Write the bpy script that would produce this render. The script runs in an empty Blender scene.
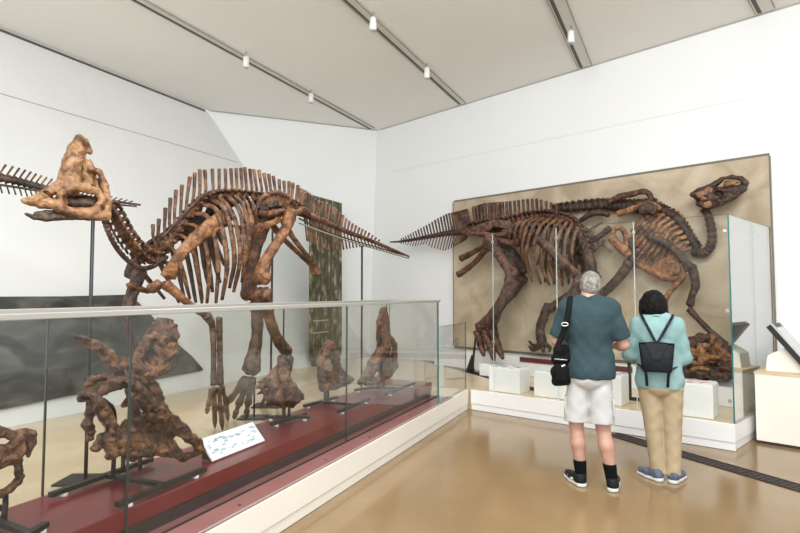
import bpy, math, random
import numpy as np
from mathutils import Vector
random.seed(7)
C = bpy.context.scene.collection
S = bpy.context.scene

# ------------------------------------------------------------------ camera, world, lights, exposure
EYE = np.array([0.0, 0.0, 1.6]); FPX = 537.0; PITCH = math.atan(27/537.0)
cam_d = bpy.data.cameras.new('camera'); cam_d.sensor_width = 36; cam_d.lens = FPX/800*36
cam = bpy.data.objects.new('camera', cam_d); C.objects.link(cam)
cam.location = EYE; cam.rotation_euler = (math.pi/2+PITCH, 0, 0)
S.camera = cam
S.view_settings.view_transform = 'Standard'; S.view_settings.look = 'None'
S.view_settings.exposure = 0.5; S.view_settings.gamma = 1.0; S.view_settings.use_curve_mapping = False
W = bpy.data.worlds.new('world'); S.world = W; W.use_nodes = True
W.node_tree.nodes['Background'].inputs[0].default_value = (0.93, 0.97, 1.0, 1)
W.node_tree.nodes['Background'].inputs[1].default_value = 0.85

def area(name, loc, target, sx, sy, power, col=(1, 1, 1)):
    l = bpy.data.lights.new(name, 'AREA'); l.shape = 'RECTANGLE'; l.size = sx; l.size_y = sy
    l.energy = power; l.color = col
    o = bpy.data.objects.new(name, l); C.objects.link(o); o.location = loc
    o.rotation_euler = (Vector(target)-Vector(loc)).to_track_quat('-Z', 'Y').to_euler()
    return o
area('overhead_fill', (0.8, 1.6, 5.7), (-0.6, 10.5, 2.6), 6, 3, 430, (.98, .99, 1))  # added overhead fill lamp, aimed to lift the far wall
area('rear_fill', (-1.0, -4.5, 3.2), (1.0, 6, 2.0), 7, 4, 280, (.97, .99, 1))  # added fill lamp behind the camera, no window modelled

# ------------------------------------------------------------------ helpers: view rays, meshes, objects
_c, _s = math.cos(PITCH), math.sin(PITCH)
def ray(px, py):
    x = (px-400)/FPX; y = (266.5-py)/FPX
    return np.array([x, _c-y*_s, _s+y*_c])
def at_z(px, py, z):
    d = ray(px, py); return EYE+d*((z-EYE[2])/d[2])
def at_plane(px, py, n, k):
    n = np.array(n, float); d = ray(px, py); return EYE+d*((k-n@EYE)/(n@d))
def V3(*a): return np.array(a, float)
def nrm(v):
    v = np.asarray(v, float); return v/(np.linalg.norm(v)+1e-12)

class Sheet:
    """a vertical, bent middle plane given by its plan polyline; at() meets a sight line with it, w metres to its near side"""
    def __init__(s, pts, near=None):
        s.p = [np.array(p, float) for p in pts]; s.ns = []
        for a, b in zip(s.p, s.p[1:]):
            d = b-a; L = np.array([d[1], -d[0]])/np.linalg.norm(d)
            m = (a+b)/2
            if L@(-m) < 0: L = -L
            s.ns.append(L)
    def base(s, d):
        best = None
        for i, (a, b) in enumerate(zip(s.p, s.p[1:])):
            L = s.ns[i]; den = d[:2]@L
            if abs(den) < 1e-9: continue
            t = (a@L)/den; q = d[:2]*t; u = ((q-a)@(b-a))/((b-a)@(b-a))
            if t <= 0: continue
            e = 0 if 0 <= u <= 1 else (-u if u < 0 else u-1)
            if i == 0 and u < 0: e = 0
            if i == len(s.ns)-1 and u > 1: e = 0
            if best is None or e < best[0]-1e-9: best = (e, t, i, u)
        e, t, i, u = best
        L = s.ns[i].copy(); u = min(max(u, 0), 1)
        if u < .5 and i > 0: L = L*(.5+u)+s.ns[i-1]*(.5-u)
        if u > .5 and i < len(s.ns)-1: L = L*(1.5-u)+s.ns[i+1]*(u-.5)
        return t, L/np.linalg.norm(L)
    def at2(s, px, py, w=0.0):
        d = ray(px, py); t, L = s.base(d)
        t2 = t+w/(d[:2]@L)
        p = EYE+d*t2
        q = p-2*w*np.array([L[0], L[1], 0])
        return p, q
    def at(s, px, py, w=0.0): return s.at2(px, py, w)[0]
    def lat(s, px, py):
        L = s.base(ray(px, py))[1]; return np.array([L[0], L[1], 0])

def pxm(p): return p[1]/FPX       # metres per pixel at a point

def catmull(P, n):
    P = np.array(P, float)
    if len(P) == 2: return np.array([P[0]*(1-t)+P[1]*t for t in np.linspace(0, 1, n)])
    Q = np.vstack([2*P[0]-P[1], P, 2*P[-1]-P[-2]]); out = []
    for t in np.linspace(0, len(P)-1, n):
        i = min(int(t), len(P)-2); f = t-i
        a, b, c, d = Q[i], Q[i+1], Q[i+2], Q[i+3]
        out.append(.5*((2*b)+(-a+c)*f+(2*a-5*b+4*c-d)*f*f+(-a+3*b-3*c+d)*f**3))
    return np.array(out)

class MB:
    def __init__(s): s.v = []; s.f = []; s.n = 0
    def add(s, v, f):
        s.v.append(np.asarray(v, float)); s.f += [tuple(int(i)+s.n for i in q) for q in f]; s.n += len(v); return s
    def tube(s, P, R, k=8, n=None, wide=None, ratio=1.0, wob=0.0):
        P = [np.asarray(p, float) for p in P]
        if n is None: n = 2 if len(P) == 2 else max(6, 4*(len(P)-1)+1)
        if len(P) == 2 and not np.isscalar(R) and len(R) > 2: n = max(n, 3*len(R))
        Q = catmull(P, n)
        if np.isscalar(R): R = [R, R]
        rr = np.interp(np.linspace(0, 1, n), np.linspace(0, 1, len(R)), R)
        if wob: rr = rr*(1+wob*np.array([math.sin(i*2.3+P[0][0]*9)+math.sin(i*1.1+P[0][2]*7) for i in range(n)])*.5)
        T = np.gradient(Q, axis=0); vs = []
        ref = V3(0, 0, 1) if abs(nrm(T[0])[2]) < .9 else V3(1, 0, 0)
        if wide is not None: ref = np.asarray(wide, float)
        for i in range(n):
            t = nrm(T[i]); a = nrm(ref-t*(ref@t)); b = np.cross(t, a)
            if wide is None: ref = a
            for j in range(k):
                th = 2*math.pi*j/k
                vs.append(Q[i]+rr[i]*(a*math.cos(th)*ratio+b*math.sin(th)))
        t0, t1 = nrm(T[0]), nrm(T[-1])
        vs.append(Q[0]-t0*rr[0]*.35); vs.append(Q[-1]+t1*rr[-1]*.35)
        f = []
        for i in range(n-1):
            for j in range(k):
                f.append((i*k+j, i*k+(j+1) % k, (i+1)*k+(j+1) % k, (i+1)*k+j))
        for j in range(k):
            f.append((n*k, (j+1) % k, j)); f.append((n*k+1, (n-1)*k+j, (n-1)*k+(j+1) % k))
        return s.add(vs, f)
    def ball(s, c, r, k=10, m=7, ax=None):
        r = np.array([r]*3 if np.isscalar(r) else r, float); c = np.asarray(c, float)
        A = np.eye(3) if ax is None else np.array(ax, float)
        vs = [c+A.T@(r*V3(0, 0, 1))]
        for i in range(1, m):
            for j in range(k):
                a, b = math.pi*i/m, 2*math.pi*j/k
                vs.append(c+A.T@(r*V3(math.sin(a)*math.cos(b), math.sin(a)*math.sin(b), math.cos(a))))
        vs.append(c-A.T@(r*V3(0, 0, 1))); f = []
        for j in range(k):
            f.append((0, 1+j, 1+(j+1) % k)); e = 1+(m-2)*k
            f.append((len(vs)-1, e+(j+1) % k, e+j))
            for i in range(m-2):
                q = 1+i*k; f.append((q+j, q+k+j, q+k+(j+1) % k, q+(j+1) % k))
        return s.add(vs, f)
    def box(s, c, ex, ey, ez):
        """box by centre and three half-edge vectors"""
        c, ex, ey, ez = [np.asarray(a, float) for a in (c, ex, ey, ez)]
        if np.cross(ex, ey)@ez < 0: ex = -ex
        v = [c+a*ex+b*ey+d*ez for d in (-1, 1) for b in (-1, 1) for a in (-1, 1)]
        return s.add(v, [(0, 2, 3, 1), (4, 5, 7, 6), (0, 1, 5, 4), (2, 6, 7, 3), (0, 4, 6, 2), (1, 3, 7, 5)])
    def beam(s, a, b, w, h, up=(0, 0, 1)):
        """rectangular bar from a to b, w wide and h high"""
        a, b = np.asarray(a, float), np.asarray(b, float); d = nrm(b-a); up = np.asarray(up, float)
        sd = nrm(np.cross(d, up)); u = np.cross(sd, d)
        return s.box((a+b)/2, (b-a)/2, sd*w/2, u*h/2)
    def prism(s, P, off):
        """polygon P (3d points) extruded by vector off"""
        P = np.array(P, float); off = np.asarray(off, float); n = len(P)
        nn = sum(np.cross(P[i]-P[0], P[(i+1) % n]-P[0]) for i in range(n))
        if nn@off > 0: P = P[::-1]
        f = [tuple(range(n)), tuple(range(2*n-1, n-1, -1))]
        for i in range(n):
            j = (i+1) % n; f.append((i, n+i, n+j, j))
        return s.add(np.vstack([P, P+off]), f)
    def build(s, name, mat, parent=None, smooth=True, bevel=0.0, label=None):
        v = np.vstack(s.v)
        if parent is not None:
            o_ = parent
            while o_ is not None:
                v = v-np.array(o_.location); o_ = o_.parent
        loc = V3(0, 0, 0)
        if parent is None:
            loc = V3(*((v.min(0)+v.max(0))/2)); loc[2] = v[:, 2].min(); v = v-loc
        me = bpy.data.meshes.new(name); me.from_pydata(v.tolist(), [], s.f); me.validate()
        me.polygons.foreach_set('use_smooth', [smooth]*len(me.polygons))
        me.materials.append(mat); me.update()
        o = bpy.data.objects.new(name, me); C.objects.link(o); o.location = loc
        if parent is not None: o.parent = parent
        if bevel:
            b = o.modifiers.new('bevel', 'BEVEL'); b.width = bevel; b.segments = 2; b.limit_method = 'ANGLE'
        if label: o['label'] = label
        return o

def thing(name, label, cat, loc, group=None):
    o = bpy.data.objects.new(name, None); C.objects.link(o); o.location = [float(a) for a in loc]
    o.empty_display_size = .1
    return tag(o, label, cat, group)
def tag(o, label, cat, group=None, kind=None):
    o['label'] = label; o['category'] = cat
    if group: o['group'] = group
    if kind: o['kind'] = kind
    return o
def struct(o, label=None, cat=None):
    o['kind'] = 'structure'
    if label: o['label'] = label
    if cat: o['category'] = cat
    return o
def copy_tree(o, parent=None):
    c = o.copy(); C.objects.link(c)
    if parent is not None: c.parent = parent
    for ch in list(o.children): copy_tree(ch, c)
    return c

# ------------------------------------------------------------------ signed-distance modelling (smooth organic shapes)
class SDF:
    def __init__(s, h=.01, k=.02): s.h = h; s.k = k; s.a = []
    def cap(s, a, b, ra, rb=None, k=None, sy=None, sub=False):
        s.a.append(('c', np.asarray(a, float), np.asarray(b, float), ra, ra if rb is None else rb, s.k if k is None else k, sy, sub)); return s
    def chain(s, P, R, k=None, sub=False):
        for i in range(len(P)-1): s.cap(P[i], P[i+1], R[i], R[i+1], k, None, sub)
        return s
    def ell(s, c, r, ax=None, k=None, sub=False):
        s.a.append(('e', np.asarray(c, float), np.asarray(r, float), np.eye(3) if ax is None else np.array(ax, float), None, s.k if k is None else k, None, sub)); return s
    def half(s, c, n): # keeps the side the normal points away from
        s.a.append(('h', np.asarray(c, float), nrm(n), 0, 0, 0, None, True)); return s
    def mesh(s, mb, noise=0.0, freq=30.0, nz=1.0, rough=0.0):
        h = s.h; lo, hi = [], []
        for t in s.a:
            if t[-1]: continue
            if t[0] == 'c':
                r = max(t[3], t[4])*max(1, t[6] or 1); lo.append(np.minimum(t[1], t[2])-r); hi.append(np.maximum(t[1], t[2])+r)
            else:
                r = t[2].max(); lo.append(t[1]-r); hi.append(t[1]+r)
        lo = np.min(lo, 0)-3*h-noise; hi = np.max(hi, 0)+3*h+noise
        n = np.ceil((hi-lo)/h).astype(int)+1
        ax = [lo[i]+h*np.arange(n[i]) for i in range(3)]
        D = np.full(n, 1.0, np.float32)
        for t in s.a:
            k = t[5]; m = k+3*h
            if t[0] == 'h':
                dd = (ax[0][:, None, None]-t[1][0])*t[2][0]+(ax[1][None, :, None]-t[1][1])*t[2][1]+(ax[2][None, None, :]-t[1][2])*t[2][2]
                D = np.maximum(D, dd.astype(np.float32)); continue
            if t[0] == 'c':
                r = max(t[3], t[4])*max(1, t[6] or 1); a0 = np.minimum(t[1], t[2])-r-m; a1 = np.maximum(t[1], t[2])+r+m
            else:
                r = t[2].max(); a0 = t[1]-r-m; a1 = t[1]+r+m
            i0 = np.clip(np.floor((a0-lo)/h).astype(int), 0, n); i1 = np.clip(np.ceil((a1-lo)/h).astype(int)+1, 0, n)
            if (i1 <= i0).any(): continue
            X = ax[0][i0[0]:i1[0]][:, None, None]; Y = ax[1][i0[1]:i1[1]][None, :, None]; Z = ax[2][i0[2]:i1[2]][None, None, :]
            if t[0] == 'c':
                a, b = t[1].copy(), t[2].copy(); sy = t[6] or 1.0
                if sy != 1.0: Y = (Y-a[1])/sy+a[1]; b[1] = (b[1]-a[1])/sy+a[1]
                ab = b-a; L = ab@ab+1e-12
                u = np.clip(((X-a[0])*ab[0]+(Y-a[1])*ab[1]+(Z-a[2])*ab[2])/L, 0, 1)
                d = np.sqrt((X-a[0]-u*ab[0])**2+(Y-a[1]-u*ab[1])**2+(Z-a[2]-u*ab[2])**2)-(t[3]+u*(t[4]-t[3]))
            else:
                A = t[3]; r_ = t[2]; q = 0; g = 0
                for i in range(3):
                    e = (X-t[1][0])*A[i][0]+(Y-t[1][1])*A[i][1]+(Z-t[1][2])*A[i][2]
                    q = q+(e/r_[i])**2; g = g+(e/r_[i]**2)**2
                q = np.sqrt(q); d = q*(q-1)/(np.sqrt(g)+1e-9); d = np.where(q < .2, -r_.min()*.8, d)
            sl = tuple(slice(i0[i], i1[i]) for i in range(3)); E = D[sl]; d = d.astype(np.float32)
            if t[-1]:
                kk = max(k, 1e-6); hh = np.clip(.5-.5*(E+d)/kk, 0, 1); D[sl] = E+(-d-E)*hh+kk*hh*(1-hh)
            else:
                kk = max(k, 1e-6); hh = np.clip(.5+.5*(E-d)/kk, 0, 1); D[sl] = E+(d-E)*hh-kk*hh*(1-hh)
        if noise:
            X = ax[0][:, None, None]; Y = ax[1][None, :, None]; Z = ax[2][None, None, :]*nz
            f = freq
            D = D+(noise*(np.sin(f*X+1.3*np.sin(.7*f*Z))*np.sin(f*Y*.9+1.1*np.sin(.8*f*X))*np.sin(f*Z*1.1+1.7)
                   + .5*np.sin(2.3*f*X+2)*np.sin(2.1*f*Z+np.sin(f*Y)))).astype(np.float32)
        if rough:
            X = ax[0][:, None, None]; Y = ax[1][None, :, None]; Z = ax[2][None, None, :]; f = freq*2.6
            u = f*(X*.8+Z*.6)+1.7*np.sin(.31*f*Y); v = f*(Z*.8-X*.5+Y*.3)+1.9*np.sin(.27*f*X+1); w = f*(Y*.9+X*.3)+1.5*np.sin(.33*f*Z)
            D = D+(rough*(np.abs(np.sin(u*.5))*np.abs(np.sin(v*.5))*2-.8+.5*np.sin(1.9*u)*np.sin(1.7*w))).astype(np.float32)
        # surface nets
        ins = D < 0
        cn = ins[:-1, :-1, :-1].astype(np.int8)
        cs = np.zeros(cn.shape, np.int8)
        offs = [(i, j, l) for i in (0, 1) for j in (0, 1) for l in (0, 1)]
        def sh(A, o): return A[o[0]:A.shape[0]-1+o[0], o[1]:A.shape[1]-1+o[1], o[2]:A.shape[2]-1+o[2]]
        for o in offs: cs = cs+sh(ins, o)
        act = (cs > 0) & (cs < 8)
        idx = np.argwhere(act)
        if len(idx) == 0: return mb
        vid = np.full(act.shape, -1, np.int64); vid[act] = np.arange(len(idx))
        acc = np.zeros((len(idx), 3)); cnt = np.zeros(len(idx))
        val = {o: D[idx[:, 0]+o[0], idx[:, 1]+o[1], idx[:, 2]+o[2]] for o in offs}
        for o in offs:
            for a_ in range(3):
                if o[a_]: continue
                p = list(o); p[a_] = 1; p = tuple(p)
                va, vb = val[o], val[p]; cr = (va < 0) != (vb < 0)
                tt = np.where(cr, va/(va-vb+1e-20), 0)
                pos = np.tile(np.array(o, float), (len(idx), 1)); pos[:, a_] = tt
                acc[cr] += pos[cr]; cnt[cr] += 1
        vs = lo+h*(idx+acc/cnt[:, None])
        faces = []
        for a_ in range(3):
            b_, c_ = [(1, 2), (2, 0), (0, 1)][a_]
            s0 = [slice(None)]*3; s1 = [slice(None)]*3; s0[a_] = slice(0, -1); s1[a_] = slice(1, None)
            A, B = ins[tuple(s0)], ins[tuple(s1)]
            e = np.argwhere(A != B)
            ok = (e[:, b_] > 0) & (e[:, c_] > 0) & (e[:, b_] < n[b_]-1) & (e[:, c_] < n[c_]-1); e = e[ok]
            fl = A[e[:, 0], e[:, 1], e[:, 2]]
            q = []
            for db, dc in ((0, 0), (-1, 0), (-1, -1), (0, -1)):
                w = e.copy(); w[:, b_] += db; w[:, c_] += dc; q.append(vid[w[:, 0], w[:, 1], w[:, 2]])
            q = np.stack(q, 1)
            q[~fl] = q[~fl][:, ::-1]
            faces += q.tolist()
        return mb.add(vs, faces)

# ------------------------------------------------------------------ materials
def mat(name, col, rough=.6, metal=0.0, spec=.5):
    m = bpy.data.materials.new(name); m.use_nodes = True
    b = m.node_tree.nodes['Principled BSDF']
    b.inputs['Base Color'].default_value = (*col, 1); b.inputs['Roughness'].default_value = rough
    b.inputs['Metallic'].default_value = metal; b.inputs['Specular IOR Level'].default_value = spec
    return m
def noisy(name, stops, scale=8, detail=6, rough=.6, bump=0.0, bscale=None, stretch=(1, 1, 1), dist=0.0, spec=.5, coords='Object', bdist=.02):
    m = mat(name, stops[0][1], rough, 0, spec); nt = m.node_tree; N = nt.nodes; Lk = nt.links
    tc = N.new('ShaderNodeTexCoord'); mp = N.new('ShaderNodeMapping'); mp.inputs['Scale'].default_value = stretch
    Lk.new(tc.outputs[coords], mp.inputs['Vector'])
    nz = N.new('ShaderNodeTexNoise'); nz.inputs['Scale'].default_value = scale; nz.inputs['Detail'].default_value = detail
    nz.inputs['Distortion'].default_value = dist; Lk.new(mp.outputs[0], nz.inputs['Vector'])
    cr = N.new('ShaderNodeValToRGB'); el = cr.color_ramp.elements
    while len(el) < len(stops): el.new(.5)
    for e, (p, c) in zip(el, stops): e.position = p; e.color = (*c, 1)
    Lk.new(nz.outputs[0], cr.inputs[0]); b = N['Principled BSDF']; Lk.new(cr.outputs[0], b.inputs['Base Color'])
    if bump:
        n2 = N.new('ShaderNodeTexNoise'); n2.inputs['Scale'].default_value = bscale or scale*3; n2.inputs['Detail'].default_value = 5
        Lk.new(mp.outputs[0], n2.inputs['Vector'])
        bp = N.new('ShaderNodeBump'); bp.inputs['Strength'].default_value = bump; bp.inputs['Distance'].default_value = bdist
        Lk.new(n2.outputs[0], bp.inputs['Height']); Lk.new(bp.outputs[0], b.inputs['Normal'])
    return m
def bone(name, dark, mid, light, scale=9, spots=.55):
    m = noisy(name, [(.34, dark), (.5, mid), (.64, light)], scale=scale, detail=12, rough=.5, bump=.9, bscale=scale*3.2, dist=1.0, bdist=.025)
    nt = m.node_tree; N = nt.nodes; Lk = nt.links; b = N['Principled BSDF']; src = b.inputs['Base Color'].links[0].from_socket
    mp = [n for n in N if n.bl_idname == 'ShaderNodeMapping'][0]
    n3 = N.new('ShaderNodeTexNoise'); n3.inputs['Scale'].default_value = scale*4.5; n3.inputs['Detail'].default_value = 8; n3.inputs['Roughness'].default_value = .7
    Lk.new(mp.outputs[0], n3.inputs['Vector'])
    c3_ = N.new('ShaderNodeValToRGB'); c3_.color_ramp.elements[0].position = .36; c3_.color_ramp.elements[0].color = (.22, .18, .16, 1)
    c3_.color_ramp.elements[1].position = .56; c3_.color_ramp.elements[1].color = (1, 1, 1, 1); Lk.new(n3.outputs[0], c3_.inputs[0])
    mx = N.new('ShaderNodeMix'); mx.data_type = 'RGBA'; mx.blend_type = 'MULTIPLY'; mx.inputs[0].default_value = spots
    Lk.new(src, mx.inputs[6]); Lk.new(c3_.outputs[0], mx.inputs[7]); Lk.new(mx.outputs[2], b.inputs['Base Color'])
    return m
def ell_px(sd, sheet, x, y, rx, ry, rw, w=0.0, rot=0.0, k=None, sub=False):
    q = sheet.at(x, y, w); m = pxm(q); lat = sheet.lat(x, y); e = nrm(np.cross(lat, Z_)); e = e if e[0] > 0 else -e
    c_, s_ = math.cos(rot), math.sin(rot)
    return sd.ell(q, (rx*m, ry*m, rw), [e*c_-Z_*s_, e*s_+Z_*c_, lat], k, sub)
Z_ = np.array([0.0, 0.0, 1.0])
M = {}
M['bone'] = bone('bone_brown', (.035, .014, .007), (.12, .05, .02), (.25, .115, .048))
M['bone_orange'] = bone('bone_orange', (.085, .03, .011), (.22, .092, .031), (.35, .165, .064))
M['bone_tan'] = bone('bone_tan', (.09, .036, .013), (.27, .13, .052), (.42, .235, .105), 8)
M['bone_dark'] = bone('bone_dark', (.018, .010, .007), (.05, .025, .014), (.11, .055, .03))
M['bone_wall'] = bone('bone_red_brown', (.022, .009, .006), (.078, .03, .017), (.18, .075, .04))
M['bone_grey'] = bone('bone_haze_grey_brown', (.05, .03, .02), (.13, .075, .047), (.23, .14, .09))  # brown greyed to paint the case glass haze over the lower legs
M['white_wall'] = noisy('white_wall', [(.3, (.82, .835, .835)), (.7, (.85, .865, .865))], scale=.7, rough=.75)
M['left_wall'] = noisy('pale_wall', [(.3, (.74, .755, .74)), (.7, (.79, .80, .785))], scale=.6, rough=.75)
M['ceil'] = noisy('ceiling_plaster', [(.3, (.84, .825, .79)), (.7, (.87, .855, .82))], scale=.6, rough=.85)
M['floor'] = noisy('polished_tan_floor', [(.3, (.235, .152, .074)), (.7, (.28, .187, .094))], scale=1.6, detail=10, rough=.15, spec=.6, bump=.02, bscale=60)
M['plat'] = noisy('pale_stone_floor', [(.3, (.58, .455, .30)), (.7, (.66, .54, .375))], scale=1.5, detail=8, rough=.25)
M['cream'] = noisy('cream_paint', [(.3, (.80, .76, .67)), (.7, (.84, .80, .71))], scale=2, rough=.45)
M['white'] = mat('white_paint', (.82, .82, .80), .45)
M['red'] = noisy('dark_red_paint', [(.3, (.125, .012, .015)), (.7, (.16, .016, .020))], scale=3, rough=.3)
M['maroon'] = mat('maroon_paint', (.11, .015, .03), .4)
M['black'] = mat('black_metal', (.012, .012, .013), .45)
M['dark'] = mat('dark_parts_and_shade', (.035, .025, .022), .7)  # dark parts, and painted shade below the red deck
M['grey'] = mat('grey_metal', (.45, .45, .43), .4, .6)
M['rail'] = mat('satin_rail', (.40, .385, .35), .4, .2)
M['grey_rod'] = mat('grey_rod', (.25, .23, .20), .5)
M['steel'] = mat('steel', (.7, .7, .7), .3, .9)
M['teal_edge'] = mat('glass_edge_green', (.02, .16, .15), .2)
M['grey_edge'] = mat('glass_joint', (.035, .042, .036), .3)
def glass(name, tint, f0=.035, pwr=4.0, mul=.8):
    m = bpy.data.materials.new(name); m.use_nodes = True; nt = m.node_tree; N = nt.nodes; Lk = nt.links
    N.remove(N['Principled BSDF']); out = N['Material Output']
    tr = N.new('ShaderNodeBsdfTransparent'); tr.inputs[0].default_value = (*tint, 1)
    gl = N.new('ShaderNodeBsdfGlossy'); gl.inputs['Roughness'].default_value = .02
    lw = N.new('ShaderNodeLayerWeight'); lw.inputs[0].default_value = .5
    pw = N.new('ShaderNodeMath'); pw.operation = 'POWER'; pw.inputs[1].default_value = pwr
    Lk.new(lw.outputs['Facing'], pw.inputs[0])
    ma = N.new('ShaderNodeMath'); ma.operation = 'MULTIPLY_ADD'; ma.inputs[1].default_value = mul; ma.inputs[2].default_value = f0; ma.use_clamp = True
    Lk.new(pw.outputs[0], ma.inputs[0])
    mx = N.new('ShaderNodeMixShader'); Lk.new(ma.outputs[0], mx.inputs[0]); Lk.new(tr.outputs[0], mx.inputs[1]); Lk.new(gl.outputs[0], mx.inputs[2])
    Lk.new(mx.outputs[0], out.inputs[0]); return m
M['glass'] = glass('clear_glass', (.972, .978, .968), .028)
M['glass3'] = glass('clear_glass_end', (.97, .98, .975), .05, 1.7, 1.0)
M['glass2'] = glass('clear_glass_right', (.978, .984, .976), .014)

M['bone_rib'] = bone('bone_rib', (.04, .018, .01), (.15, .07, .032), (.32, .17, .09))
M['bone_patch'] = bone('bone_patch', (.22, .10, .045), (.38, .20, .095), (.48, .28, .15))
M['bone_skull'] = bone('bone_case_skull', (.06, .025, .012), (.15, .07, .036), (.27, .15, .09))
M['ink_pale'] = mat('pale_ink', (.42, .52, .62), .6)

M['bone_case'] = bone('bone_case', (.025, .010, .006), (.11, .045, .019), (.26, .12, .05), 12, .8)

# ------------------------------------------------------------------ the hall: floors, walls, ceiling
UC = V3(.413, .911, 0); UC /= np.linalg.norm(UC); NC = V3(UC[1], -UC[0], 0)     # direction and normal of the long case
UR = nrm(V3(2.44, -1.98, 0)); NR = V3(UR[1], -UR[0], 0)*-1                        # right step, normal pointing into the exhibit
UW = V3(.722, -.692, 0); NW = V3(.692, .722, 0); KW = 8.097                       # right wall
PZ = .27                                                                          # height of the raised exhibit floor
CO = V3(.95, 7.5, 0); CR = V3(3.39, 5.51, 0)                                      # corners of the step
NL = V3(.895, -.446, .434); KL = -5.783                                           # leaning left wall
ZC = 5.2
A_ = V3(-3.79, 10.38, ZC); B_ = V3(-.49, 11.67, ZC); Cf = V3(-.68, 11.87, PZ)
UL = nrm(V3(.446, .895, 0)); Z = V3(0, 0, 1)

struct(MB().prism([V3(-7, -6, 0), V3(9, -6, 0), V3(9, 8, 0), V3(4.6, 9, 0), V3(-.5, 12.4, 0), V3(-7, 12.4, 0)], V3(0, 0, -.2)).build('floor', M['floor'], smooth=False))
EW = nrm(V3(4.69, 6.72, 0)-CR)
near = CO-UC*13.5; inw = -NC*.03
pl = [near+inw, CO+NR*.07-NC*.05, CR+NR*.04-UR*.04, CR+EW*1.80-UR*.06, Cf+V3(0, 0, -PZ), Cf-UL*13.2+V3(0, 0, -PZ)]
pl = [V3(p[0], p[1], 0.001) for p in pl]
struct(MB().prism(pl, V3(0, 0, PZ-.001)).build('floor.001', M['plat'], smooth=False), 'pale raised exhibit floor behind the cream step', 'floor')

def riser(name, a, b, inward):
    mb = MB(); d = nrm(b-a)
    for z0, z1, o in ((.003, .085, .035), (.088, PZ+.003, .022)):
        c = (a+b)/2+inward*o+Z*(z0+z1)/2
        mb.box(c, (b-a)/2, inward*.018, Z*(z1-z0)/2)
    return struct(mb.build(name, M['cream'] if name == 'trim_1' else M['white'], smooth=False, bevel=.003))
riser('trim_1', near, CO, -NC); riser('trim_2', CO+UR*.03, CR, NR)
EN = nrm(np.cross(EW, Z)); EN = EN if EN@UR < 0 else -EN
riser('trim_3', CR+EW*.03, CR+EW*1.72, EN)

# left wall leans back, the far wall is a triangle, the right wall is upright
def onL(p):  # push a point along the normal onto the left wall
    return p-NL*((NL@p-KL)/(NL@NL))
lw = [A_, Cf, Cf-UL*12.5, A_-UL*12.5]
lw = [onL(p) for p in lw]
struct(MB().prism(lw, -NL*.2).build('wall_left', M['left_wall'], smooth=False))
struct(MB().prism([A_, B_, Cf+V3(0, 0, -.05), ], nrm(V3(-.36, .93, 0))*.2).build('wall_back', M['white_wall'], smooth=False))
wr = [B_+V3(0, 0, 0), B_+UW*11, V3(*(B_+UW*11)[:2], 0), V3(*(B_-UW*.4)[:2], 0), V3(*(B_-UW*.4)[:2], ZC)]
k_ = KW-NW@B_
wr = [p+NW*k_ for p in wr]
struct(MB().prism(wr, NW*.2).build('wall_right', M['white_wall'], smooth=False))
cp = [onL(A_), B_+NW*k_, B_+UW*11+NW*k_, V3(8.5, 2.4, ZC), onL(A_-UL*8.6)]
struct(MB().prism([V3(p[0], p[1], ZC) for p in cp], V3(0, 0, .2)).build('ceiling', M['ceil'], smooth=False))

# panel joints and shadow gaps of the walls
M['joint'] = mat('wall_joint', (.42, .42, .41), .8); M['joint2'] = mat('faint_joint', (.72, .73, .72), .8); M['gap'] = mat('shadow_gap', (.10, .10, .095), .8)
def strip(name, a, b, n, w, m, t=.004):
    n = nrm(n); return struct(MB().beam(a+n*t*.3, b+n*t*.3, w, t, n).build(name, m, smooth=False))
strip('trim_4', onL(at_plane(0, 96, NL, KL)-UL*3), at_plane(238, 162.5, NL, KL), NL, .016, M['joint'])
strip('trim_5', onL(A_-UL*12+V3(0, 0, -.03)), onL(A_+V3(0, 0, -.03)-UL*.05), NL, .045, M['gap'], .01)
strip('trim_6', at_plane(75, 66, NL, KL), at_plane(146, 275, NL, KL), NL, .008, M['joint2'])
strip('trim_7', at_plane(392, 172, NW, KW), at_plane(800, 88, NW, KW)+UW*.8, -NW, .012, M['joint2'])
strip('trim_8', B_+V3(.05, -.05, -.012)+NW*k_, B_+UW*10+V3(0, 0, -.012)+NW*k_, -NW, .02, M['joint'])
strip('trim_9', A_+V3(.05, 0, -.012), B_+V3(0, 0, -.012), V3(.36, -.93, 0), .02, M['joint'])

# floor grille running under the step
def grille(a, b, w, z, label):
    t = thing('floor_grille', label, 'floor grille', (a+b)/2*V3(1, 1, 0)+V3(0, 0, z), None)
    d = nrm((b-a)*V3(1, 1, 0)); sd = V3(-d[1], d[0], 0)
    MB().beam(a*V3(1, 1, 0)+Z*(z+.002), b*V3(1, 1, 0)+Z*(z+.002), w, .004).build('tray', M['dark'], t, False)
    mb = MB(); L = np.linalg.norm((b-a)[:2]); n = int(L/.05)
    for i in range(n):
        c = a+d*(i+.5)*L/n; c[2] = z+.005
        mb.box(c, d*.006, sd*w/2, Z*.002)
    g = mb.build('slats', M['gridbar'], t, False)
    for s_ in (-1, 1):
        MB().beam(a*V3(1, 1, 0)+sd*s_*w/2+Z*(z+.003), b*V3(1, 1, 0)+sd*s_*w/2+Z*(z+.003), .012, .008).build('edge_bar', M['gridbar'], t, False)
M['gridbar'] = mat('grille_bar', (.028, .021, .016), .6, 0, .2)
ga = at_z(612, 434, 0); gb = at_z(800, 488.5, 0); gd = nrm((gb-ga)*V3(1, 1, 0))
grille(ga+V3(.0, -.0, 0), gb+gd*1.5, .185, 0, 'dark slotted floor grille crossing the tan floor beside the woman')
ha, hb = at_z(540, 391, PZ), at_z(392, 351, PZ)
grille(ha, hb, .14, PZ, 'dark slotted grille in the raised pale floor behind the glass')

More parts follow.
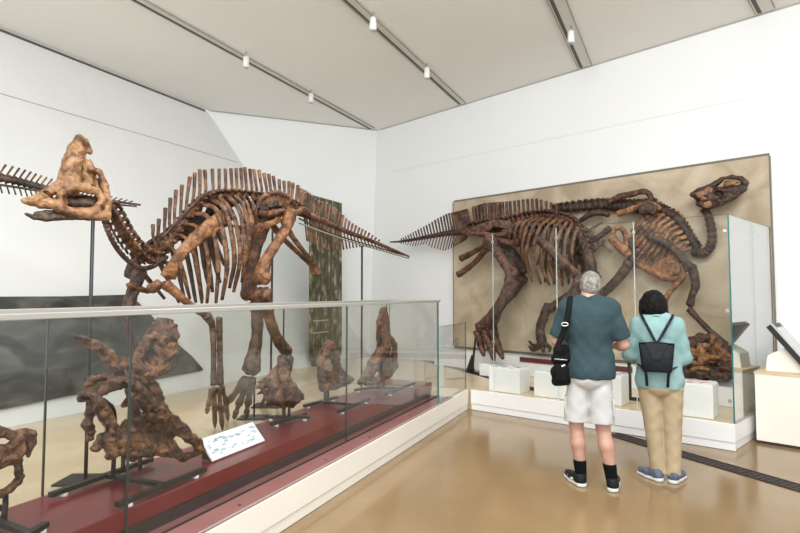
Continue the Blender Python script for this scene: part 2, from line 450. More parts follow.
# ------------------------------------------------------------------ ceiling light tracks with small spotlights
def track(a, b, w, label):
    t = thing('light_track', label, 'light track', (a+b)/2)
    MB().beam(a+V3(0, 0, -.008), b+V3(0, 0, -.008), w, .016).build('channel', M['trackgrey'], t, False)
    d = nrm(b-a); sd = nrm(np.cross(d, Z))
    MB().beam(a-sd*w*.28+V3(0, 0, -.018), b-sd*w*.28+V3(0, 0, -.018), w*.22, .008).build('slot', M['gap'], t, False)
    MB().beam(a+sd*w*.52+V3(0, 0, -.012), b+sd*w*.52+V3(0, 0, -.012), .009, .022).build('lip', M['lipm'], t, False)
    MB().beam(a-sd*w*.52+V3(0, 0, -.012), b-sd*w*.52+V3(0, 0, -.012), .009, .022).build('lip', M['lipm'], t, False)
M['lipm'] = mat('track_lip', (.30, .29, .27), .5); M['trackgrey'] = mat('track_grey', (.66, .64, .58), .5)
def ext(p, q, l): d = nrm(q-p); return p-d*l, q
for i, (p, q, w, lab) in enumerate([((140, 0), (372, 128), .13, 'slim ceiling light track on the left, ending near the far corner'),
                            ((350, 0), (462, 103), .14, 'ceiling light track in the middle, ending over the fossil panel wall'),
                            ((557, 0), (585, 66), .20, 'short wide ceiling light track right of the middle one'),
                            ((760, 0), (765, 10), .20, 'ceiling light track at the top right edge of the photo')]):
    a, b = ext(at_z(*p, ZC), at_z(*q, ZC), 3.2); track(a, b, w, lab)

def spotlight(px, py, label, target, power):
    p = at_z(px, py, ZC-.17); t = thing('track_spotlight', label, 'spotlight', V3(p[0], p[1], ZC-.02), 'small white spotlights on the ceiling tracks')
    MB().tube([p+V3(0, 0, .06), V3(p[0], p[1], ZC-.02)], .012).build('stem', M['grey'], t)
    MB().tube([p+V3(0, 0, .075), p+V3(0, 0, -.075)], [.042, .046], k=16, n=2).build('housing', M['white'], t)
    MB().tube([p+V3(0, 0, -.07), p+V3(0, 0, -.092)], [.036, .036], k=16, n=2).build('lens', M['grey'], t)
    l = bpy.data.lights.new('spot', 'SPOT'); l.energy = power; l.spot_size = 1.1; l.spot_blend = .6; l.shadow_soft_size = .06; l.color = (1, .94, .85)
    o = bpy.data.objects.new('bulb', l); C.objects.link(o); o.parent = t
    q = p+V3(0, 0, -.13); o.location = q-np.array(t.location)
    o.rotation_euler = (Vector(target)-Vector(q)).to_track_quat('-Z', 'Y').to_euler()
spotlight(246, 62, 'white spotlight nearer the camera on the left ceiling track', (-1.7, 5, 1.8), 150)
spotlight(311, 98, 'white spotlight farther along the left ceiling track', (-1.2, 6.5, 2), 150)
spotlight(373, 24, 'white spotlight nearer the camera on the middle ceiling track', (-1.0, 5.0, 1.0), 150)
spotlight(427, 73, 'white spotlight farther along the middle ceiling track', (1.9, 8.0, .8), 110)
spotlight(571, 37, 'white spotlight hanging from the wide right ceiling track', (2.8, 6.6, .6), 110)

# ------------------------------------------------------------------ dark mural on the leaning wall, forest photo panel
mp_ = [at_plane(x, y, NL, KL) for x, y in ((-70, 299), (60, 298.2), (128, 296.2), (150, 318), (176, 346), (190, 358), (201, 371), (100, 390), (-70, 424))]
M['mural'] = noisy('dark_seascape', [(.3, (.014, .016, .014)), (.5, (.05, .05, .043)), (.7, (.12, .117, .098))], scale=1.6, detail=12, rough=.5, stretch=(1, 1, 2.5), dist=1.5)
tag(MB().prism([p+NL*.05 for p in mp_], -NL*.05).build('wall_mural', M['mural'], smooth=False), 'dark grey rock-toned mural low on the leaning left wall', 'mural')
t = None
NP = V3(UL[1], -UL[0], 0); KP = NP@at_plane(310, 361, NL, KL)+.12
fp = [at_plane(x, y, NP, KP) for x, y in ((310.3, 195), (341, 203), (341, 354.5), (310.3, 362))]
zt, zb = (fp[0][2]+fp[1][2])/2, (fp[2][2]+fp[3][2])/2
fp = [V3(p[0], p[1], z) for p, z in zip(fp, (zt, zt, zb, zb))]
t = thing('photo_panel', 'tall forest photograph panel standing behind the big skeleton', 'panel', V3(*((fp[2]+fp[3])/2)[:2], PZ))
def forest_mat():
    m = noisy('forest_print', [(.32, (.012, .018, .008)), (.45, (.045, .055, .02)), (.54, (.14, .11, .045)), (.66, (.34, .36, .24))], scale=6, detail=12, rough=.4, stretch=(1.2, 1.2, .8), dist=.3)
    return m
M['forest'] = forest_mat()
MB().prism([p+NP*.02 for p in fp], -NP*.05).build('print', M['forest'], t, False)
pd = nrm(fp[1]-fp[0])
tr = MB()
for f_, w_, ln in ((.12, .035, .9), (.3, .06, 1), (.52, .03, .8), (.63, .07, 1), (.86, .045, 1)):
    a = fp[3]*(1-f_)+fp[2]*f_; b = fp[0]*(1-f_)+fp[1]*f_
    tr.prism([a-pd*w_/2+NP*.021, a+pd*w_/2+NP*.021, a*(1-ln)+b*ln+pd*w_*.3+NP*.021, a*(1-ln)+b*ln-pd*w_*.3+NP*.021], NP*.003)
tr.build('printed_trunks', noisy('trunk_print', [(.3, (.035, .03, .02)), (.6, (.11, .09, .055)), (.8, (.17, .16, .12))], scale=9, stretch=(1, 1, .3)), t, False)
lg = MB()
for f_, z_, l_ in ((.28, .50, .5), (.28, .72, .5)):
    a = fp[3]*(1-f_)+fp[2]*f_+V3(0, 0, z_)+NP*.023
    lg.box(a, pd*l_/2, NP*.002, Z*.012)
lg.build('printed_bench', mat('pale_print', (.42, .44, .30), .5), t, False)
for f_ in (.15, .85):
    a = fp[3]*(1-f_)+fp[2]*f_; MB().box(V3(a[0], a[1], (zb+PZ)/2), pd*.05, NP*.05, Z*(zb-PZ)/2).build('foot', M['black'], t, False)

# ------------------------------------------------------------------ long glass case with red platform
KG, KB = -2.447, -3.165
def on_line(k, tt): return UC*(V3(.484, 7.032, 0)@UC+tt)+NC*k
def t_of(px, k):
    d = ray(px, 293.5); p = d[:2]*(k/(NC[:2]@d[:2])); return UC[:2]@p-V3(.484, 7.032, 0)@UC
ZG = 1.50
case = thing('glass_case', 'long low glass case with pale top rail along the skull row', 'display case', on_line((KG+KB)/2, -3)+Z*PZ)
def pane(parent, a, b, z0, z1, th=.012, m='glass', edges=(1, 1), em='grey_edge', top=False):
    d = nrm((b-a)*V3(1, 1, 0)); sd = V3(-d[1], d[0], 0); L = np.linalg.norm((b-a)[:2])
    c = (a+b)/2*V3(1, 1, 0)+Z*(z0+z1)/2
    g = MB().box(c, d*(L/2-.004), sd*th/2, Z*(z1-z0)/2).build('glass_pane', M[m], parent, False)
    for s_, e in zip((-1, 1), edges):
        if e: MB().box(c+d*s_*(L/2-.002), d*.002*e, sd*th*.52, Z*(z1-z0)/2).build('pane_edge', M[em], g, False)
    if top: MB().box(c+Z*((z1-z0)/2+.002), d*L/2, sd*th*.52, Z*.002).build('pane_edge', M['grey_edge'], g, False)
    return g
js = [0, t_of(347, KG), t_of(132, KG)]; js.append(2*js[2]-js[1])
for i in range(3): pane(case, on_line(KG, js[i+1]), on_line(KG, js[i]), PZ+.010, ZG, edges=(1.1, 1.1))
kb = [-.05, t_of(284, KB), t_of(49, KB)]; kb.append(2*kb[2]-kb[1])
for i in range(3): pane(case, on_line(KB, kb[i+1]), on_line(KB, kb[i]), PZ, ZG-.01, edges=(1.3, 1.3))
pane(case, on_line(KG-.012, 0), on_line(KB+.01, 0), PZ, ZG, edges=(1, 1), em='teal_edge')
for k, tt, w in ((KG, js[3], .055), (KB, js[3], .05)):
    MB().beam(on_line(k, tt)+Z*ZG, on_line(k, .01)+Z*ZG, w, .028).build('top_rail', M['rail'], case, False, .004)
MB().beam(on_line(KG, 0)+Z*ZG, on_line(KB, 0)+Z*ZG, .03, .03).build('top_rail', M['rail'], case, False, .004)
MB().beam(on_line(KG+.01, js[3])+Z*(PZ+.012), on_line(KG+.01, 0)+Z*(PZ+.012), .006, .016).build('glass_channel', M['dark'], case, False)
for tt in (-.18, -1.2, -2.15, -2.9, -3.9): 
    MB().tube([on_line(KG+.12, tt)+Z*(PZ+.006), on_line(KG+.12, tt)+Z*(PZ+.014)], .009, k=10).build('fixing_screw', M['dark'], case)
M['tread'] = noisy('red_tread_sheen', [(.3, (.25, .115, .105)), (.7, (.29, .135, .125))], scale=3, rough=.22)  # red paled to mauve, reflected sheen put into the base colour
MB().beam(on_line(-2.388, js[3])+Z*(PZ+.003), on_line(-2.388, 0)+Z*(PZ+.003), .285, .010).build('red_sill', M['tread'], case, False)
MB().beam(on_line(-2.262, js[3])+Z*(PZ+.006), on_line(-2.262, 0)+Z*(PZ+.006), .012, .012).build('sill_bead', M['rail'], case, False)

t = thing('display_platform', 'long dark red platform carrying the skull stands inside the glass case', 'platform', on_line(-2.8, -3)+Z*PZ)
MB().beam(on_line(-2.815, js[3])+Z*.408, on_line(-2.815, -.06)+Z*.408, .60, .10).build('deck', M['red'], t, False, .004)
MB().beam(on_line(-2.80, js[3])+Z*(PZ+.0465), on_line(-2.80, -.07)+Z*(PZ+.0465), .55, .085).build('recessed_base', M['dark'], t, False)  # base coloured dark to hold the shade of the gap
MB().beam(on_line(-2.56, js[3])+Z*(PZ+.003), on_line(-2.56, -.02)+Z*(PZ+.003), .05, .004).build('gap_shade_strip', M['dark'], t, False)  # thin dark sheet painting the shade under the deck edge
ZD = .458

# low glass barrier joining the two cases
a, b = at_z(435.5, 405, PZ), at_z(470, 389, PZ)
a = at_z(438.5, 403.5, PZ)*V3(1, 1, 0); b = a+UC*1.1
t = thing('glass_barrier', 'low frameless glass barrier with green edge at the end of the long case', 'glass barrier', a+Z*PZ)
pane(t, a, b, PZ, 1.19, edges=(1, 1), em='teal_edge', top=True)
for f_ in (.0,):
    MB().box(a+UC*.03+Z*(PZ+.03), UC*.012, NC*.02, Z*.05).build('clamp', M['grey'], t, False)

# ------------------------------------------------------------------ tall glass enclosure on the right
kg = NR@CR+.03; corner = CR+NR*.03+UR*-.01
def gr(px): 
    d = ray(px, 293.5); p = d*(kg/(NR[:2]@d[:2])); return V3(p[0], p[1], 0)
ZT = 2.42
t = thing('glass_enclosure', 'tall clear glass enclosure around the fossil wall', 'display case', (gr(493)+corner)/2*V3(1, 1, 0)+Z*PZ)
xs = [gr(493), gr(557), gr(635), corner]
M['pale_edge'] = mat('pale_glass_edge', (.62, .70, .68), .15)
for i in range(3):
    pane(t, xs[i], xs[i+1], PZ+.004, ZT, m='glass2', edges=(.8, .8 if i < 2 else 0), em='pale_edge', top=True)
e0 = corner+EW*.012; em_ = corner+EW*.87; e1 = corner+EW*1.745
pane(t, e0, em_, PZ+.004, ZT, m='glass3', edges=(2.2, .8), em='teal_edge', top=True)
pane(t, em_, e1, PZ+.004, ZT, m='glass3', edges=(.8, .8), em='pale_edge', top=True)
M['clamp'] = mat('clamp_steel', (.42, .42, .41), .35, .8)
def clamp(p, d):
    MB().box(p, d*.017, np.cross(d, Z)*.012, Z*.019).build('clamp', M['clamp'], t, False, .003)
for x in xs[:3]:
    for z in (2.30, 1.62, .95): clamp(x+Z*z, UR)
for z in (2.25, 1.42, .5):
    clamp(corner-UR*.03+Z*z, UR); clamp(em_+Z*z, EW)
MB().beam(e0+Z*(PZ+.012), e1+Z*(PZ+.012), .03, .02).build('base_channel', M['grey'], t, False)

# ------------------------------------------------------------------ sandstone panel on the right wall with its ledge
kp = KW-.08
a = at_plane(453, 204, NW, kp); b = at_plane(769, 153, NW, kp)
zt, zb = (a[2]+b[2])/2, at_plane(456, 346, NW, kp)[2]
a0, b0 = V3(a[0], a[1], 0), V3(b[0], b[1], 0)
M['stone'] = noisy('sandstone_panel', [(.3, (.34, .265, .17)), (.5, (.47, .38, .265)), (.7, (.60, .51, .38))], scale=1.9, detail=10, rough=.7, bump=.15, bscale=25, dist=.8)
t = thing('fossil_panel', 'large beige sandstone-coloured panel on the white right wall', 'panel', (a0+b0)/2+Z*zb)
MB().box((a0+b0)/2+Z*(zt+zb)/2+NW*.035, (b0-a0)/2, NW*.035, Z*(zt-zb)/2).build('slab', M['stone'], t, False)
M['frame'] = mat('panel_frame', (.16, .14, .11), .6)
for p, q in ((a0+Z*zt, b0+Z*zt), (a0+Z*zb, b0+Z*zb), (a0+Z*zb, a0+Z*zt), (b0+Z*zb, b0+Z*zt)):
    MB().beam(p+NW*.03, q+NW*.03, .011, .075, NW if p[2] != q[2] else Z).build('frame', M['frame'], t, False)
ld = .36
la = V3(*at_plane(440, 300, NW, KW-ld/2)[:2], 0); lb = b0*1.0+NW*(-ld/2+.07); 
t = thing('wall_ledge', 'low white ledge under the sandstone panel with a maroon edge', 'ledge', (la+lb)/2+Z*PZ)
MB().beam(la+Z*(PZ+.15), lb+Z*(PZ+.15), ld-.01, .30).build('body', M['white'], t, False, .004)
ma_ = V3(*at_plane(520, 357, NW, KW-ld-.01)[:2], 0); mb_ = V3(*at_plane(632, 357, NW, KW-ld-.01)[:2], 0)
MB().beam(ma_+Z*.53, mb_+Z*.53, .02, .075).build('edge_strip', M['maroon'], t, False, label='maroon edge strip')

# label boxes behind the glass
M['ink'] = mat('label_ink', (.20, .27, .36), .6); M['red_ink'] = mat('label_red_ink', (.36, .10, .06), .6)
M['paper'] = mat('label_paper', (.82, .84, .85), .4)
def label_box(p0, p1, z, dep, label, ink, seed):
    a = at_z(*p0, PZ); b = a+UR*(p1); c = (a+b)/2+NR*dep/2
    t = thing('label_stand', label, 'label stand', V3(c[0], c[1], PZ), 'white label stands behind the tall glass')
    L = np.linalg.norm(b-a)
    MB().box(V3(c[0], c[1], (PZ+.002+z)/2), UR*L/2, NR*dep/2, Z*(z-PZ-.002)/2).build('box', M['white'], t, False, .005)
    g = MB().box(V3(c[0], c[1], z+.006), UR*(L/2-.01), NR*(dep/2-.01), Z*.005).build('label_sheet', M['paper'], t, False)
    r = random.Random(seed); mb = MB()
    for i in range(26):
        q = V3(c[0], c[1], z+.0125)+UR*r.uniform(-.42, .42)*L+NR*r.uniform(-.4, .4)*dep
        mb.box(q, UR*r.uniform(.01, .05), NR*r.uniform(.003, .012), Z*.001)
    mb.build('printing', ink, g, False)
label_box((489, 390.5), .46, .585, .30, 'white label stand at the foot of the striding skeleton', M['ink'], 1)
label_box((534, 396), .62, .585, .30, 'white label stand beyond the glass, partly hidden by the man', M['ink'], 2)
label_box((601, 404), .24, .62, .30, 'narrow white label stand seen between the man and the woman', M['ink'], 4)
label_box((645, 411), .68, .62, .34, 'white label stand with reddish drawing below the bone heap', M['red_ink'], 3)

# black upright bracket between the two visitors
p = at_z(630, 400, PZ)
t = thing('support_bracket', 'black upright bracket seen between the man and the woman', 'stand', p)
MB().box(p+Z*.25, UR*.018, NR*.018, Z*.25).build('post', M['black'], t, False)
MB().box(p+UR*.05+Z*.02, UR*.09, NR*.02, Z*.02).build('foot', M['black'], t, False)
MB().box(p+UR*.05+Z*.49, UR*.09, NR*.018, Z*.014).build('arm', M['black'], t, False)

# ------------------------------------------------------------------ reading kiosk on the right
k0 = V3(4.0, 6.03, 0); ke = NW; kf = UW
t = thing('reading_kiosk', 'cream kiosk with sloping screen at the right edge beside the glass', 'kiosk', k0+kf*.6-ke*.0)
k0 = k0-ke*.25
bw, bd, bz = 1.3, .55, .735
MB().box(k0+kf*bw/2+ke*bd/2+Z*(bz+.03)/2, kf*bw/2, ke*bd/2, Z*(bz-.03)/2).build('cabinet', M['cream'], t, False, .004)
MB().box(k0+kf*bw/2+ke*bd/2+Z*.0155, kf*(bw/2-.012), ke*(bd/2-.012), Z*.0145).build('plinth', M['dark'], t, False)
MB().box(k0+kf*bw/2+ke*bd/2+Z*(bz+.012), kf*(bw/2+.004), ke*(bd/2+.004), Z*.012).build('worktop', noisy('pale_wood', [(.3, (.62, .47, .30)), (.7, (.7, .55, .37))], scale=4), t, False)
top_a = V3(*at_plane(771, 324, NW, NW@(k0+ke*.12)))
c0 = top_a
sl = nrm(kf*.60-Z*.80); sn = nrm(np.cross(ke, sl)); sn = sn if sn[2] > 0 else -sn
Lp = (c0[2]-.80)/.80
wd = .50
pc = c0+sl*Lp/2+ke*wd/2
MB().box(pc-sn*.03, sl*Lp/2, ke*wd/2, sn*.03).build('screen_body', M['black'], t, False, .006)
M['screen'] = mat('screen_face', (.50, .53, .53), .15)
MB().box(pc+sn*.004+sl*.02, sl*(Lp/2-.035), ke*(wd/2-.03), sn*.004).build('screen', M['screen'], t, False)
MB().beam(c0+sn*.006-ke*.006, c0+sl*Lp+sn*.006-ke*.006, .012, .02, sn).build('steel_edge', M['steel'], t, False)
wz = bz+.024
wpts = [k0+kf*.07+Z*wz, k0+kf*.09+Z*(wz+.16), k0+kf*.15+Z*(wz+.20), k0+kf*.27+Z*(wz+.26), k0+kf*.50+Z*wz]
MB().prism([p+ke*.2 for p in wpts], ke*.3).build('support_wedge', M['cream'], t, False)

# ------------------------------------------------------------------ skeleton builder
def poly_at(P, t):
    """point at fraction t of a pixel polyline (by length)"""
    P = np.array(P, float); L = np.r_[0, np.cumsum(np.linalg.norm(np.diff(P, axis=0), axis=1))]
    x = t*L[-1]; return np.array([np.interp(x, L, P[:, 0]), np.interp(x, L, P[:, 1])])
def smooth_px(P, n): return catmull([(x, y, 0) for x, y in P], n)[:, :2]

def vertebrae(t, sh, line, n, r0, r1, mt, w=0.0, spines=None, chevrons=None, trans=0.0, knobs=False):
    """n vertebrae along a pixel line; spines / chevrons give, per vertebra, the tip pixel of the process"""
    Q = smooth_px(line, n+1)
    for i in range(n):
        f = i/max(1, n-1); r = r0+(r1-r0)*f
        a = sh.at(*Q[i], w); b = sh.at(*Q[i+1], w); e = a+(b-a)*.9
        lat = sh.lat(*((Q[i]+Q[i+1])/2)); m = (a+e)/2
        mb = MB().tube([a, m, e], [r, r*.74, r], k=9, n=5)
        if trans:
            for s_ in (-1, 1):
                mb.tube([m+Z*r*.4, m+lat*s_*trans*.6+Z*r*1.0, m+lat*s_*trans+Z*r*.9], [r*.42, r*.34, r*.3], k=6, n=5)
        if knobs:
            up = nrm(np.cross(lat, e-a)); up = up if up[2] > 0 else -up
            for s_ in (-1, 1):
                mb.tube([m+up*r*.5, m+up*r*1.1+lat*s_*r*.9, m+up*r*1.2+lat*s_*r*1.1+nrm(e-a)*r*1.1], [r*.5, r*.45, r*.3], k=6, n=6)
                mb.tube([m-up*r*.3, m-up*r*.5+lat*s_*r*1.3, m-up*r*.8+lat*s_*r*1.4+nrm(e-a)*r*1.3], [r*.4, r*.3, r*.2], k=6, n=6)
        v = mb.build('vertebra', mt, t)
        if spines and i < len(spines) and spines[i] is not None:
            tip, base, wd = spines[i]
            p0 = sh.at(*base, w); p1 = sh.at(*tip, w); q = wd*pxm(p1)/2
            al = nrm(b-a)
            MB().tube([m+Z*r*.3, p0*.6+m*.4, p0, p0*.4+p1*.6, p1], [q*.8, q*.75, q*.8, q*.95, q*1.1], k=7, n=8, wide=al, ratio=1.0).build('neural_spine', M['bone'] if mt is not M['bone_wall'] else M['bone_wall'], v)
        if chevrons and i < len(chevrons) and chevrons[i] is not None:
            tip, wd = chevrons[i]; p1 = sh.at(*tip, w); q = wd*pxm(p1)/2
            MB().tube([m-Z*r*.4, m*.4+p1*.6, p1], [q*.9, q*.8, q*.9], k=6, n=5, wide=nrm(b-a)).build('chevron', mt, v)

def limb(t, name, sh, P, R, w, mt, k=10, ratio=1.0, wob=.08, mirror=False, ends=None, label=None):
    """long bone along pixel points with pixel radii; w scalar or list of offsets; ends = pixel radii of the joint knobs"""
    ws = [w]*len(P) if np.isscalar(w) else w
    pts = [sh.at2(x, y, q)[1 if mirror else 0] for (x, y), q in zip(P, ws)]
    m = pxm(np.mean(pts, 0)); mb = MB()
    mb.tube(pts, [r*m for r in R], k=k, n=max(10, 5*len(P)), ratio=ratio, wob=wob, wide=None if ratio == 1 else sh.lat(*P[0]))
    if ends:
        lat = sh.lat(*P[0])
        for p, q, e, d in ((pts[0], pts[1], ends[0], -1), (pts[-1], pts[-2], ends[1], 1)):
            if not e: continue
            ax = nrm(p-q)
            for s_ in (-1, 1):
                mb.ball(p+lat*s_*e*m*.55-ax*e*m*.3, (e*m*.8, e*m*.8, e*m*.95), 10, 7)
    return mb.build(name, mt, t, label=label)

def ribs(t, sh, traces, wtop, wmid, wbot, rpx, mt, far=True, farmat=None):
    for T in traces:
        n = len(T); fr = np.linspace(0, 1, n)
        ws = np.interp(fr, [0, .3, .7, 1], [wtop, wmid*.9, wmid, wbot])
        pr = [sh.at2(x, y, q) for (x, y), q in zip(T, ws)]
        for j in range(2 if far else 1):
            pts = [p[j] for p in pr]; m = pxm(pts[0])
            MB().tube(pts, [rpx*m*1.05, rpx*m*.95, rpx*m*.9, rpx*m*.95, rpx*m*.6], k=8, n=16, wide=sh.lat(*T[1]), ratio=.55, wob=.1).build('rib', mt if j == 0 else (farmat or mt), t)

def plate(t, name, sh, outline, w, th, mt, bulge=.5, mirror=False):
    """flat bone from a pixel outline, th metres thick, with a rounded rim"""
    O = smooth_px(list(outline)+[outline[0]], len(outline)*4+1)[:-1]
    c = O.mean(0); lat = sh.lat(*c); mb = MB(); n = len(O); V = []
    for sc, off in ((.86, -.5), (1, -.25), (1, .25), (.86, .5)):
        for x, y in O:
            q = c+(np.array([x, y])-c)*sc; p = sh.at2(q[0], q[1], w)[1 if mirror else 0]; V.append(p+lat*off*th)
    f = []
    for i in range(3):
        for j in range(n): f.append((i*n+j, i*n+(j+1) % n, (i+1)*n+(j+1) % n, (i+1)*n+j))
    pc = sh.at2(c[0], c[1], w)[1 if mirror else 0]
    V += [pc-lat*th*.5*(1-bulge), pc+lat*th*.5*(1-bulge)]
    for j in range(n): f.append((4*n, (j+1) % n, j)); f.append((4*n+1, 3*n+j, 3*n+(j+1) % n))
    return mb.add(V, f).build(name, mt, t)

def pole(t, p, top, base=.12, r=.013, plate_=True):
    p = np.asarray(p, float)
    MB().tube([p, V3(p[0], p[1], top)], [r, r], k=8, n=2).build('support_pole', M['black'], t)
    if plate_: MB().box(p+Z*.008, V3(1, 0, 0)*base*1.4, V3(0, 1, 0)*base, Z*.006).build('base_plate', M['black'], t, False)

# ------------------------------------------------------------------ the big crested skeleton behind the long case
sh = Sheet([(-2.56, 3.68), (-2.22, 4.06), (-2.194, 4.714), (-1.28, 5.64), (.137, 8.2)])
T1 = thing('dinosaur_skeleton', 'big brown crested dinosaur skeleton standing behind the long glass case', 'skeleton', V3(-1.7, 5.2, PZ), 'mounted dinosaur skeletons')
# skull
def P(x, y, w=0.0): return sh.at(x, y, w)
def px_r(r, p): return r*pxm(p)
sd = SDF(.0075, .014)
def ch(s_, pts, w, k=None, sheet=None):
    sheet = sheet or sh
    p3 = [sheet.at(x, y, w) for x, y, r in pts]
    s_.chain(p3, [r*pxm(p) for (x, y, r), p in zip(pts, p3)], k)
ch(sd, [(79.5, 138.5, 4.4), (76, 150, 7.5), (73, 163, 9.2), (71, 176, 10.5), (70, 187, 10)], .022); ch(sd, [(79.5, 138.5, 4.4), (76, 150, 7.5), (73, 163, 9.2), (71, 176, 10.5), (70, 187, 10)], -.022)
ch(sd, [(83, 141, 4.5), (89, 151, 3.8)], 0); ch(sd, [(84, 144, 5), (83, 158, 3.4), (82, 172, 6), (84, 184, 8)], 0)
ch(sd, [(88, 161, 3.6), (90, 170, 5), (90, 182, 7), (94, 188, 6)], .0)
for s_ in (-1, 1):
    ch(sd, [(91, 169, 3.4), (99, 172, 3.0), (105, 186, 3.4), (107.5, 202, 3.8), (106, 216, 4.4)], .060*s_)
    ch(sd, [(78, 187, 4.5), (88, 189, 4.2), (97, 191, 3.6), (103, 199, 3.2)], .085*s_); ch(sd, [(72, 185, 5), (64, 193, 5.0), (60, 202, 5.4), (60, 209, 4.6)], .072*s_)
    ch(sd, [(78, 186, 3.5), (69, 190.5, 3.0), (60, 195, 2.6)], .09*s_)
    ch(sd, [(58, 207, 5.2), (68, 211.5, 4.4), (80, 213, 5.0), (92, 213.5, 6.2), (106, 216, 5)], .085*s_)
    ch(sd, [(104, 199, 3.6), (99, 206, 3.6), (95, 212, 5)], .085*s_)
    ch(sd, [(66, 180, 6), (57, 187, 5), (46, 194, 4.6), (36, 199, 3.6), (26, 201, 2.6)], .035*s_)
    ch(sd, [(61, 202, 6), (50, 204, 5.2), (40, 205, 3.4), (30, 203, 2.6)], .045*s_)
    ch(sd, [(36, 202, 2.6), (26, 201, 2.8), (23.5, 200.5, 2.4)], .055*s_)
bc_ = SDF(.009, .02)
ch(bc_, [(64, 203, 6), (84, 203, 7), (104, 206, 8)], 0); ch(bc_, [(98, 182, 4), (100, 196, 5)], 0)
for s_ in (-1, 1):
    ell_px(sd, sh, 78, 200.5, 14, 5.4, .06, .10*s_, .05, .006, True); ell_px(sd, sh, 98.5, 181, 3.0, 8.5, .05, .07*s_, -.3, .005, True); ell_px(sd, sh, 103, 208, 1.8, 5, .03, .10*s_, 0, .004, True)
    ell_px(sd, sh, 51, 195.5, 9, 1.8, .03, .065*s_, .5, .004, True); ell_px(sd, sh, 81.5, 168, 1.8, 12, .025, .045*s_, .12, .006, True); ell_px(sd, sh, 87, 156.5, 2.6, 4, .05, .0, 0, .005, True)
mb = MB(); sd.mesh(mb, .0035, 48); skull = mb.build('skull', M['bone_tan'], T1)
mb = MB(); bc_.mesh(mb); mb.build('shaded_braincase', M['bone_dark'], skull)  # core coloured near black to paint shade inside the skull openings
sd = SDF(.008, .012)
for s_ in (-1, 1): ch(sd, [(102, 217, 4), (88, 217, 3.4), (72, 216, 4), (58, 217, 3.6), (46, 219, 2.6), (34, 217.5, 2.2), (26, 214, 1.6)], .055*s_)
ch(sd, [(44, 219, 2), (34, 217, 2), (27, 214.5, 1.8)], 0)
for s_ in (-1, 1): ch(sd, [(58, 213, 3.6), (46, 213.5, 3.2), (36, 213.5, 2)], .045*s_)
mb = MB(); sd.mesh(mb, .0015, 60); mb.build('lower_jaw', M['bone_dark'], skull)
# neck: knobbly vertebrae above, dark row of neck ribs below
neck = [(107, 203), (114, 214), (121, 228), (129, 241), (139, 252), (150, 259), (162, 259)]
vertebrae(T1, sh, neck, 13, .040, .050, M['bone'], knobs=True)
Q = smooth_px([(103, 216), (107, 229), (114, 244), (124, 257), (138, 268), (152, 267), (166, 258)], 22)
for j, s_ in ((0, .06), (1, -.05)):
    mb = MB(); pts = [sh.at(x, y, s_) for x, y in Q]
    mb.tube(pts, [.017, .02], k=8, n=40)
    for p in pts: mb.ball(p+Z*.006, (.024, .024, .020), 8, 6)
    mb.build('neck_rib_row', M['bone_dark'], T1)
# back: spines from neck base to hip
sp = [((153, 224.5), (153, 236)), ((159, 219), (158, 238)), ((165.5, 208), (164.5, 230)), ((170.5, 198), (169.5, 220)), ((176.2, 190), (174.5, 214)), ((182, 185), (181, 206)),
      ((190, 177), (187, 199)), ((195, 173), (194, 193)), ((200, 169.5), (200, 192)), ((205, 170), (206, 191)), ((212.5, 169), (213, 191)), ((219.3, 169), (219, 190)),
      ((225.5, 169), (225.5, 189)), ((231, 168.5), (232, 190)), ((236.3, 168.5), (236.8, 190)), ((241, 168), (242, 190)), ((245, 167.5), (246.5, 191)), ((250, 169), (252, 191)),
      ((254, 169.5), (257, 192)), ((259, 170), (262, 192)), ((264, 173), (267, 192)), ((268.7, 174), (271, 192)), ((273.3, 176), (275.5, 192.5)), ((279, 179.5), (280, 194)),
      ((284, 181), (284.5, 196)), ((289, 181.5), (288.5, 198)), ((293, 183), (291.5, 201)), ((298, 185.5), (295.5, 205))]
dl = [(157, 256), (166, 248), (174, 238), (185, 222), (196, 208), (205, 200), (214, 196.5), (226, 195.5), (240, 196), (254, 198), (268, 200), (282, 203), (290, 206), (297, 210)]
spx = [(a_, b_, 3.6 if i > 9 else 3.9) for i, (a_, b_) in enumerate(sp)]
# put each spine on the nearest of 28 vertebrae
vertebrae(T1, sh, dl, 28, .050, .042, M['bone'], spines=spx, trans=.12)
MB().tube([sh.at(x, y, .05) for x, y in ((160, 240), (176, 223), (192, 206), (208, 192.5), (226, 191), (250, 192), (268, 193.5))], [.011, .012, .012, .009], k=7, n=30).build('ossified_tendon', M['bone_dark'], T1)
# tail
top = np.array([(300, 188), (309, 193), (318, 200), (328, 203), (340, 212), (346, 218.5), (353, 224), (359.5, 228), (367, 231.6), (374.5, 237), (382, 242), (395, 249), (409, 256)], float)
bot = np.array([(298, 236), (311, 243), (318, 249), (327.5, 252), (339, 251), (346, 249), (356, 247.5), (365, 246.6), (374, 248), (386, 251), (409, 257)], float)
tl = [(297, 211), (307, 215), (327.5, 223), (346, 231.5), (365, 238.5), (384, 246), (397, 251.5), (409, 256.5)]
nt = 40; Q = smooth_px(tl, nt+1); s1, c1 = [], []
for i in range(nt):
    x, y = (Q[i]+Q[i+1])/2; tx = x+2.2*(1-i/nt)+1.0; ty = np.interp(tx, top[:, 0], top[:, 1])
    wd = 3.3-1.7*i/nt
    s1.append(((tx, ty), (x+.4, y-2.0), wd) if y-ty > 3 else None)
    bx = x+3.0; by = np.interp(bx, bot[:, 0], bot[:, 1]); c1.append(((bx, by), 2.3-1.0*i/nt) if by-y > 2.5 and i > 3 else None)
vertebrae(T1, sh, tl, nt, .050, .016, M['bone'], spines=s1, chevrons=c1)
